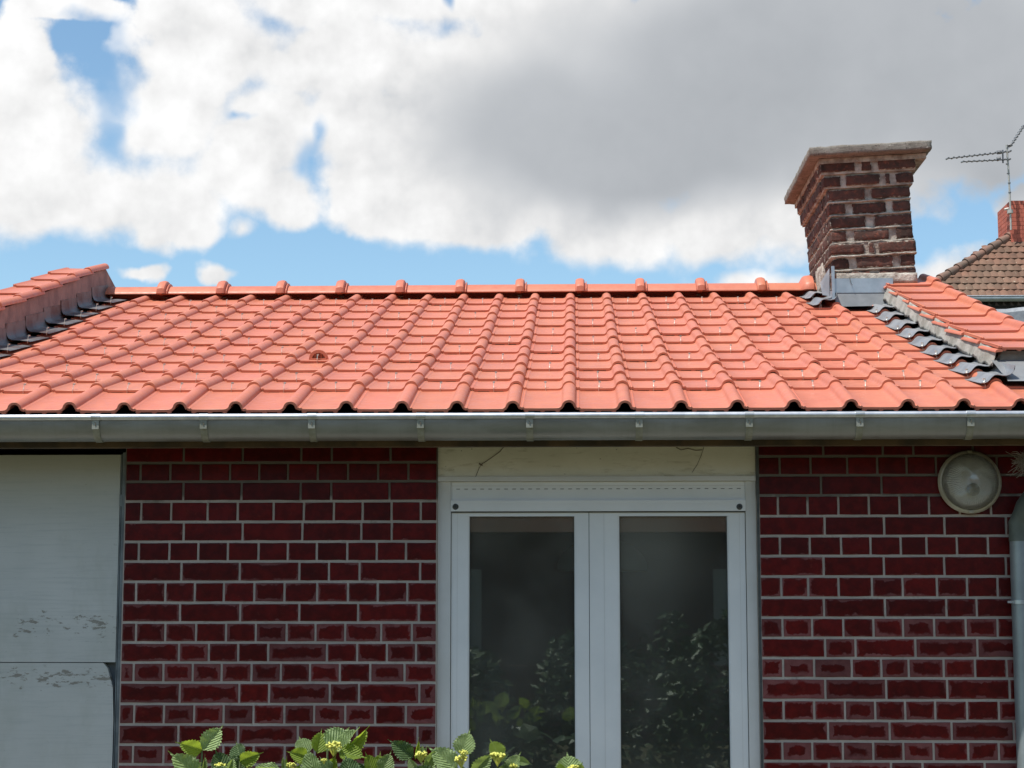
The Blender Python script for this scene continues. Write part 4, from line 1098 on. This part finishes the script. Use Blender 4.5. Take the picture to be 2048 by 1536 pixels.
def hydrangea(base_px, Y, label, leaves, buds, stems, seed):
    rnd = random.Random(seed); b0 = at(base_px, 1536, Y=Y); root = empty('hydrangea', (b0.x, Y, 0), label, 'hydrangea', 'hydrangeas along the foot of the photo')
    for (bx_, by_, tx, ty, wpx, key, q, roll, dyb, dyt) in leaves:
        yb_, yt_ = Y + dyb, Y + dyt
        B = at(bx_, by_, Y=yb_); Tp = at(tx, ty, Y=yt_); s_ = F / Y
        orient_leaf(B, Tp, wpx / s_ * 1.4, roll, LM[key, q], root)
    for (x, y, r, dy) in buds:
        for q_ in range(4):
            aa = rnd.uniform(-1.2, 1.2); bx2, by2 = x + rnd.uniform(-14, 14), 1566 + rnd.uniform(-6, 14); L2 = rnd.uniform(38, 56)
            orient_leaf(at(bx2, by2, Y=Y + .02), at(bx2 + sin(aa) * L2, by2 - cos(aa) * L2 * .8, Y=Y + rnd.uniform(-.10, .08)), rnd.uniform(28, 42) / (F / Y), rnd.uniform(-.6, .6), LM[rnd.choice('pld'), q_ % 3], root)
    for (x, y, r, dy) in buds:
        c = at(x, y, Y=Y + dy); rr = r / (F / Y); mb = MB(); cnt = 34
        for i in range(cnt):
            a = rnd.uniform(0, 2 * pi); rad = sqrt(rnd.random()); h = rnd.uniform(-.2, .35) + .25 * (1 - rad * rad)
            p = c + Vector((cos(a) * rad * rr, sin(a) * rad * rr * .8, h * rr)); q_ = rr * rnd.uniform(.15, .24)
            pf_ = [(q_ * sin(pi * k / 4) + 1e-5, -q_ * cos(pi * k / 4)) for k in range(5)]
            mb.lathe(pf_, tuple(p), 'z', 6)
            mb.tube([p, c + Vector((0, 0, -rr * 1.3))], q_ * .18, 4, cap=False)
        mb.build('flower_bud', M['bud'], root, 80)
    st = MB()
    for (x, y, dy) in stems:
        tpt = at(x, y, Y=Y + dy); foot = Vector((b0.x + (tpt.x - b0.x) * .35, Y + .12, 0))
        st.tube([foot, foot.lerp(tpt, .5) + Vector((.02, .05, .0)), tpt - Vector((0, 0, .10)), tpt], .004, 6, rr=[.007, .006, .0045, .003])
    st.build('stem', M['stem'], root, 60)
    # leafy mass below the frame
    fm = MB(); src = LM['d', 0]; vv0 = [Vector(q.co) for q in src.vertices]; ff0 = [tuple(p.vertices) for p in src.polygons]
    uvs = []
    xs_ = [s[0] for s in stems]; xa_, xb_ = at(min(xs_) - 40, 1536, Y=Y).x, at(max(xs_) + 40, 1536, Y=Y).x
    low_src = [(0, 0, 0), (-.34, .3, .08), (-.38, .6, .05), (0, 1.0, -.15), (.38, .6, .05), (.34, .3, .08), (0, .5, 0)]
    for i in range(int(230 * (xb_ - xa_) / .4)):
        c = Vector((rnd.uniform(xa_, xb_), Y + rnd.uniform(-.12, .28), rnd.uniform(.25, 1.075)))
        rot = Euler((rnd.uniform(-.3, 1.0), rnd.uniform(-.5, .5), rnd.uniform(0, 2 * pi))).to_matrix(); s_ = rnd.uniform(.07, .12)
        fm.add([c + rot @ (Vector(a) * s_) for a in low_src], [(0, 6, 1), (1, 6, 2), (2, 6, 3), (3, 6, 4), (4, 6, 5), (5, 6, 0)])
    fo_ = fm.build('foliage', M['bushleaf'], root); fo_['kind'] = 'stuff'
    return root
# leaf rows: base px, tip px, width px, tone, mesh, roll, depth of base, depth of tip
hydrangea(430, 5.6, 'leftmost hydrangea top with one leaf reaching above the rest, before the brick wall', [
    (404, 1502, 447, 1449, 38, 'p', 0, .25, 0, .02), (407, 1500, 352, 1486, 32, 'l', 0, -.5, .03, -.02), (398, 1560, 338, 1502, 46, 'p', 0, .1, -.06, -.10),
    (447, 1548, 432, 1497, 40, 'd', 1, .3, .0, .0), (452, 1552, 470, 1512, 20, 'p', 1, .6, -.05, -.05), (482, 1520, 470, 1482, 34, 'd', 0, -.3, .05, .08),
    (478, 1524, 525, 1506, 30, 'l', 0, .5, .02, 0), (470, 1545, 500, 1498, 26, 'd', 2, .2, .06, .05), (404, 1550, 412, 1508, 10, 'p', 0, .7, .0, .0), (425, 1560, 455, 1530, 30, 'p', 2, .2, -.1, -.1)],
    [(440, 1533, 11, -.04)], [(404, 1503, .02), (440, 1535, 0), (480, 1522, .04)], 1)
hydrangea(665, 5.6, 'largest hydrangea top, a dense crown of leaves left of the window frame', [
    (614, 1510, 598, 1470, 34, 'p', 0, .3, 0, .03), (618, 1516, 574, 1503, 30, 'l', 1, -.2, 0, -.02), (565, 1542, 500, 1531, 17, 'p', 0, .8, -.04, -.06), (568, 1550, 566, 1508, 9, 'p', 0, .2, -.02, -.02),
    (577, 1548, 571, 1512, 9, 'l', 0, -.4, 0, 0), (632, 1555, 612, 1496, 36, 'p', 0, -.2, -.08, -.08), (634, 1508, 645, 1457, 36, 'l', 0, .5, .02, .04), (640, 1500, 672, 1456, 26, 'l', 2, -.7, .05, .06),
    (655, 1502, 700, 1452, 52, 'p', 0, .1, .0, .05), (650, 1505, 655, 1462, 30, 'd', 1, .5, .06, .07), (686, 1502, 713, 1449, 30, 'p', 1, -.6, -.02, .0), (692, 1503, 742, 1455, 24, 'l', 1, .7, .0, .0),
    (676, 1505, 733, 1512, 38, 'l', 0, -.35, -.03, -.05), (705, 1562, 690, 1508, 40, 'd', 0, .1, -.08, -.08), (745, 1548, 733, 1503, 30, 'l', 1, .4, .0, .0), (752, 1550, 760, 1503, 26, 'l', 0, -.1, .02, .02), (762, 1550, 783, 1501, 32, 'p', 0, .2, -.03, -.02),
    (660, 1545, 640, 1512, 24, 'd', 0, .3, .0, .0), (655, 1550, 672, 1510, 26, 'l', 2, .3, .03, .0), (610, 1560, 600, 1530, 30, 'p', 0, .1, -.1, -.1), (725, 1565, 712, 1520, 34, 'd', 0, .2, .03, 0)],
    [(667, 1493, 15, -.05), (583, 1531, 9, -.05), (648, 1521, 6, -.07)], [(655, 1500, .02), (614, 1512, .02), (568, 1545, 0), (688, 1503, 0), (755, 1548, 0)], 2)
hydrangea(920, 5.55, 'hydrangea top across the lower left corner of the window with three yellow-green bud heads', [
    (828, 1516, 776, 1479, 34, 'd', 0, -.2, .04, .02), (830, 1520, 839, 1475, 8, 'l', 0, .4, .0, .0), (840, 1520, 846, 1486, 9, 'p', 0, .3, -.02, 0), (846, 1522, 853, 1490, 9, 'p', 0, -.3, 0, 0),
    (836, 1546, 814, 1514, 18, 'p', 1, -.3, -.04, -.04), (850, 1542, 876, 1494, 26, 'p', 0, .5, 0, 0), (862, 1528, 870, 1498, 14, 'd', 0, .2, .03, .03), (840, 1560, 860, 1530, 40, 'd', 0, .1, -.05, -.08),
    (915, 1542, 856, 1491, 44, 'p', 0, .1, 0, .0), (924, 1514, 939, 1457, 42, 'p', 0, -.15, .03, .04), (945, 1550, 988, 1504, 30, 'p', 0, .3, .0, -.02), (940, 1545, 975, 1520, 20, 'd', 0, -.3, .04, 0),
    (1003, 1520, 980, 1476, 30, 'l', 0, .2, .0, .02), (1000, 1518, 1017, 1509, 16, 'd', 0, 0, 0, -.02), (1018, 1548, 1040, 1503, 30, 'p', 0, -.3, 0, 0), (1035, 1520, 1062, 1528, 16, 'p', 1, .2, 0, -.02), (1000, 1560, 1010, 1524, 22, 'p', 0, .3, 0, 0), (880, 1560, 895, 1524, 30, 'd', 0, .3, .03, 0)],
    [(842, 1510, 12, -.04), (926, 1506, 9, -.06), (923, 1519, 13, -.06), (995, 1514, 14, -.04), (1027, 1532, 7, -.02)], [(845, 1525, .0), (923, 1520, .02), (995, 1525, .02), (1030, 1545, .02)], 3)
hydrangea(1140, 5.55, 'rightmost hydrangea tip with one bud head, below the middle of the window', [
    (1140, 1552, 1134, 1504, 48, 'p', 0, .0, .02, .03), (1128, 1556, 1116, 1522, 22, 'l', 0, -.3, .0, .0), (1152, 1556, 1166, 1524, 22, 'l', 0, .3, 0, 0)],
    [(1148, 1538, 12, -.05)], [(1142, 1548, .02)], 4)

# ------------------------------------------------------------------ distant house with hip roof
YD = 43.0
dh = empty('hip_roof_house', (12, YD + 4, 0), 'distant house with a weathered brown hip roof and dark gutter', 'house')
e0 = at(1700, 594, Y=YD); ez = e0.z; beta = radians(45)
tb = .5 * 0 + tan(beta)
ex0 = at(1826, 594, Y=YD).x     # eave corner
kk = .645
H_ = 4.6
apx = (ex0 + H_ / tb / kk * 1.0, YD + H_ / tb, ez + H_)
body = MB().add([(ex0, YD, ez - .05), (ex0 + 16, YD, ez - .05), (ex0 + 16, YD + 9, ez - .05), (ex0, YD + 9, ez - .05), (apx[0], apx[1], apx[2] - .05), (ex0 + 12, apx[1], apx[2] - .05)],
                [(0, 1, 5, 4), (0, 4, 3), (3, 4, 5, 2), (1, 2, 5), (0, 3, 2, 1)])
droof = body.build('roof', M['oldtile'], dh)
MB().box(ex0 + .35, ex0 + 15.6, YD + .35, YD + 8.6, 0, ez - .06).build('wall', M['farwall'], dh)
MB().box(ex0 + .1, ex0 + 15.9, YD + .02, YD + .34, ez - .30, ez - .07).build('eave_board', M['dark'], dh)
tw2, te2 = .1725, .262
me_ = MB(); v = []; f = []
nc = 5
pr = [(i / 6 * tw2, .020 * sin(pi * i / 6) ** .8 if 0 < i < 6 else 0) for i in range(7)]
for yy, zz in ((0, .0), (te2 * 1.25, -.02)):
    for a, b in pr: v.append((a, yy - (.03 * sin(pi * a / tw2) if yy == 0 else 0), b + zz))
for a, b in pr: v.append((a, - .03 * sin(pi * a / tw2), b - .035))
f = [(i, i + 1, 8 + i, 7 + i) for i in range(6)] + [(14 + i, 15 + i, i + 1, i) for i in range(6)]
om = bpy.data.meshes.new('roof_tile'); om.from_pydata(v, [], f); om.update(); om.materials.append(M['oldtile'])
for p in om.polygons: p.use_smooth = True
om.set_sharp_from_angle(angle=radians(50))
cnt = 0; XMAX = at(2075, 500, Y=YD + 3).x
for r in range(18):
    s_ = r * te2; y = YD - .02 + s_ * cos(beta); z = ez + s_ * sin(beta) + .01
    xs_ = ex0 + (y - YD) / kk
    c = 0; x = ex0 + (r % 2) * tw2 * .5
    while x < XMAX:
        if x > xs_ - .02 and cnt < 295:
            put('roof_tile', om, droof, M4=slopeM(x, y, z + random.uniform(0, .008), beta - .04, 0, random.uniform(-.03, .03))); cnt += 1
        x += tw2
print('far tiles', cnt)
# hip tiles
hp0 = Vector((ex0, YD, ez)); hp1 = Vector(apx); dv = (hp1 - hp0); Lh = dv.length; dv.normalize(); i = 0
s_ = .0
while s_ < 6.2:
    a = hp0 + dv * s_; b = a + dv * .40
    MB().tube([a + Vector((0, 0, .035)), a + dv * .06 + Vector((0, 0, .035)), b + Vector((0, 0, .02))], .1, 12, rr=[.118, .112, .085]).build('hip_tile', M['hip'], droof, 50)
    s_ += .33
# its gutter
MB().tube([(ex0 - .1, YD - .10, ez - .075), (ex0 + 16, YD - .10, ez - .075)], .075, 14).build('gutter', M['pipe'], dh, 60)
MB().tube([(ex0 - .1, YD - .165, ez - .02), (ex0 + 16, YD - .165, ez - .02)], .014, 8).build('gutter_bead', M['bead'], dh, 60)
# its chimney, brick by brick on the two faces in view
fc = empty('chimney', (11, 45, 10), parent=dh)
c0 = at(1994, 420, Y=46.2); c1 = at(2021, 402, Y=45.0)
fx0 = at(2021, 402, Y=45.0).x; fz1 = at(2025, 398, Y=45.0).z
# front-left vertical edge at px 2021, the receding left face spans px 1994..2021
fx0 = at(2021, 430, Y=44.6).x
zt1 = at(2021, 401, Y=44.6).z; dlen = .0
# depth of the left face from its width in the picture
kx = fx0 / 44.6; k2 = at(1995, 430, Y=1.0).x; Yb = fx0 / k2
cb = MB().box(fx0 + .01, fx0 + 1.1, 44.61, min(Yb, 47.5) - .01, 9.0, zt1 - .005); cb.build('mortar_body', M['farmortar'], fc)
bl_f = MB(); 
for r in range(16):
    z = zt1 - .105 * (r + .5)
    if z < 10.6: break
    for c in range(4):
        x = fx0 + c * .29 - (.14 if r % 2 else 0); xa_, xb_ = max(fx0, x), x + .28
        if xb_ - xa_ < .05: continue
        MB().box(xa_, xb_, 44.6, 44.7, z - .048, z + .048).build('brick', M['farbrick'], fc)
    y = 44.6 + .11
    while y < min(Yb, 47.5) - .05:
        MB().box(fx0 - .001, fx0 + .1, y, min(y + .42, min(Yb, 47.5)), z - .048, z + .048).build('brick', M['farbrick'], fc); y += .45
# antenna strapped to that chimney
YN = 44.4
ant = empty('tv_antenna', tuple(at(2020, 455, Y=YN)), 'tv antenna mast with three ribbed booms beside the red chimney', 'antenna')
S_ = F / YN
P = lambda x, y, dy=0: at(x, y, Y=YN + dy)
MB().tube([P(2022, 460), P(2020, 400), P(2017, 340), P(2014, 300), P(2013, 290)], .024, 8).build('mast', M['mast'], ant, 60)
jn = MB()
for (x, y) in ((2014.5, 328), (2016.5, 347), (2018.5, 366), (2019.5, 385)): jn.tube([P(x, y - .9), P(x, y + .9)], .036, 8)
jn.build('clamp', M['antenna'], ant)
def boom(a, b, n, hl):
    m_ = MB(); A, B = P(*a), P(*b); m_.tube([A, B], .016, 6); dvv = (B - A).normalized()
    m_.build('boom', M['antenna'], ant); e_ = MB()
    for i in range(n):
        c = A.lerp(B, i / (n - 1)); e_.tube([c - Vector((0, hl, .022)), c + Vector((0, hl, .022))], .022, 5)
    e_.build('element', M['antenna'], ant)
boom((1895, 317), (2019, 303), 13, .16); boom((1925, 323.5), (2018, 319), 10, .14); boom((2021, 292), (2047, 252), 8, .16)
rf_ = MB(); rf_.tube([P(2005.5, 300), P(2006, 326)], .02, 6).tube([P(1994, 305), P(2003, 304)], .05, 6).tube([P(1994, 318), P(2001, 317)], .05, 6).tube([P(2014, 297), P(2016, 291), P(2023, 289)], .035, 6)
rf_.build('dipole_box', M['antenna'], ant)
MB().tube([P(2020, 420), P(2020.5, 427)], .075, 10).build('amplifier', M['mast'], ant, 50)
MB().tube([P(2009, 419), P(2017, 417)], .03, 6).build('bracket_arm', M['mast'], ant)

# ------------------------------------------------------------------ garden behind the viewpoint, seen mirrored in the panes
op = empty('garden_house', (0, -14, 0), 'low house across the garden mirrored faintly in the upper window panes', 'house')
MB().box(-15, 15, -18, -11.5, 0, 2.75).build('wall', M['oppwall'], op)
rt = MB(); rt.add([(-15.3, -11.1, 2.7), (15.3, -11.1, 2.7), (15.3, -14.8, 6.1), (-15.3, -14.8, 6.1), (-15.3, -18.4, 2.7), (15.3, -18.4, 2.7)], [(0, 1, 2, 3), (3, 2, 5, 4), (0, 4, 5, 1)])
rt.build('roof', M['oldtile'], op)
for (a, b) in ((-2.2, -1.3), (1.9, 2.7)): MB().box(a, b, -11.49, -11.44, .1, 2.2).build('door', M['oppdoor'], op)
MB().box(-6, 3, -9.2, -9.05, 0, .95).build('low_wall', M['oppwall'], op)
def bush(cx, cy, rx, ry, h, n, label, seed):
    rnd = random.Random(seed); mb = MB()
    for i in range(n):
        a = rnd.uniform(0, 2 * pi); e = rnd.random(); rr = (.55 + .45 * rnd.random() ** .5)
        lump = 1 + .25 * noise.noise(Vector((cos(a) * 1.5, sin(a) * 1.5, e * 2 + seed)))
        c = Vector((cx + cos(a) * rx * rr * lump * sqrt(1 - .6 * e * e), cy + sin(a) * ry * rr * lump * sqrt(1 - .6 * e * e), .08 + e * h * lump))
        rot = Euler((rnd.uniform(-1, 1), rnd.uniform(-1, 1), rnd.uniform(0, 6.28))).to_matrix(); s_ = rnd.uniform(.06, .13)
        mb.add([c + rot @ (Vector(q) * s_) for q in ((0, -.6, 0), (.32, 0, .1), (0, .7, 0), (-.32, 0, .1))], [(0, 1, 2, 3)])
    r = empty('garden_bush', (cx, cy, 0), label, 'bush', 'bushes behind the viewpoint')
    fo = mb.build('foliage', M['bushleaf'], r); fo['kind'] = 'stuff'
    MB().tube([(cx, cy, 0), (cx, cy, h * .6)], .05, 6).build('stem', M['stem'], r)
bush(-1.6, -3.2, 1.3, .7, 1.15, 2600, 'broad leafy bush mirrored low in the left window pane', 5)
bush(1.9, -3.6, 1.2, .8, 1.5, 2800, 'taller leafy bush mirrored in the right window pane', 6)
bush(.35, -5.5, 1.0, .7, 1.3, 2000, 'rounded bush mirrored between the two window panes', 7)
bush(-4.2, -4.5, 1.5, .9, 1.6, 2200, 'bush at the far left behind the viewpoint', 8)
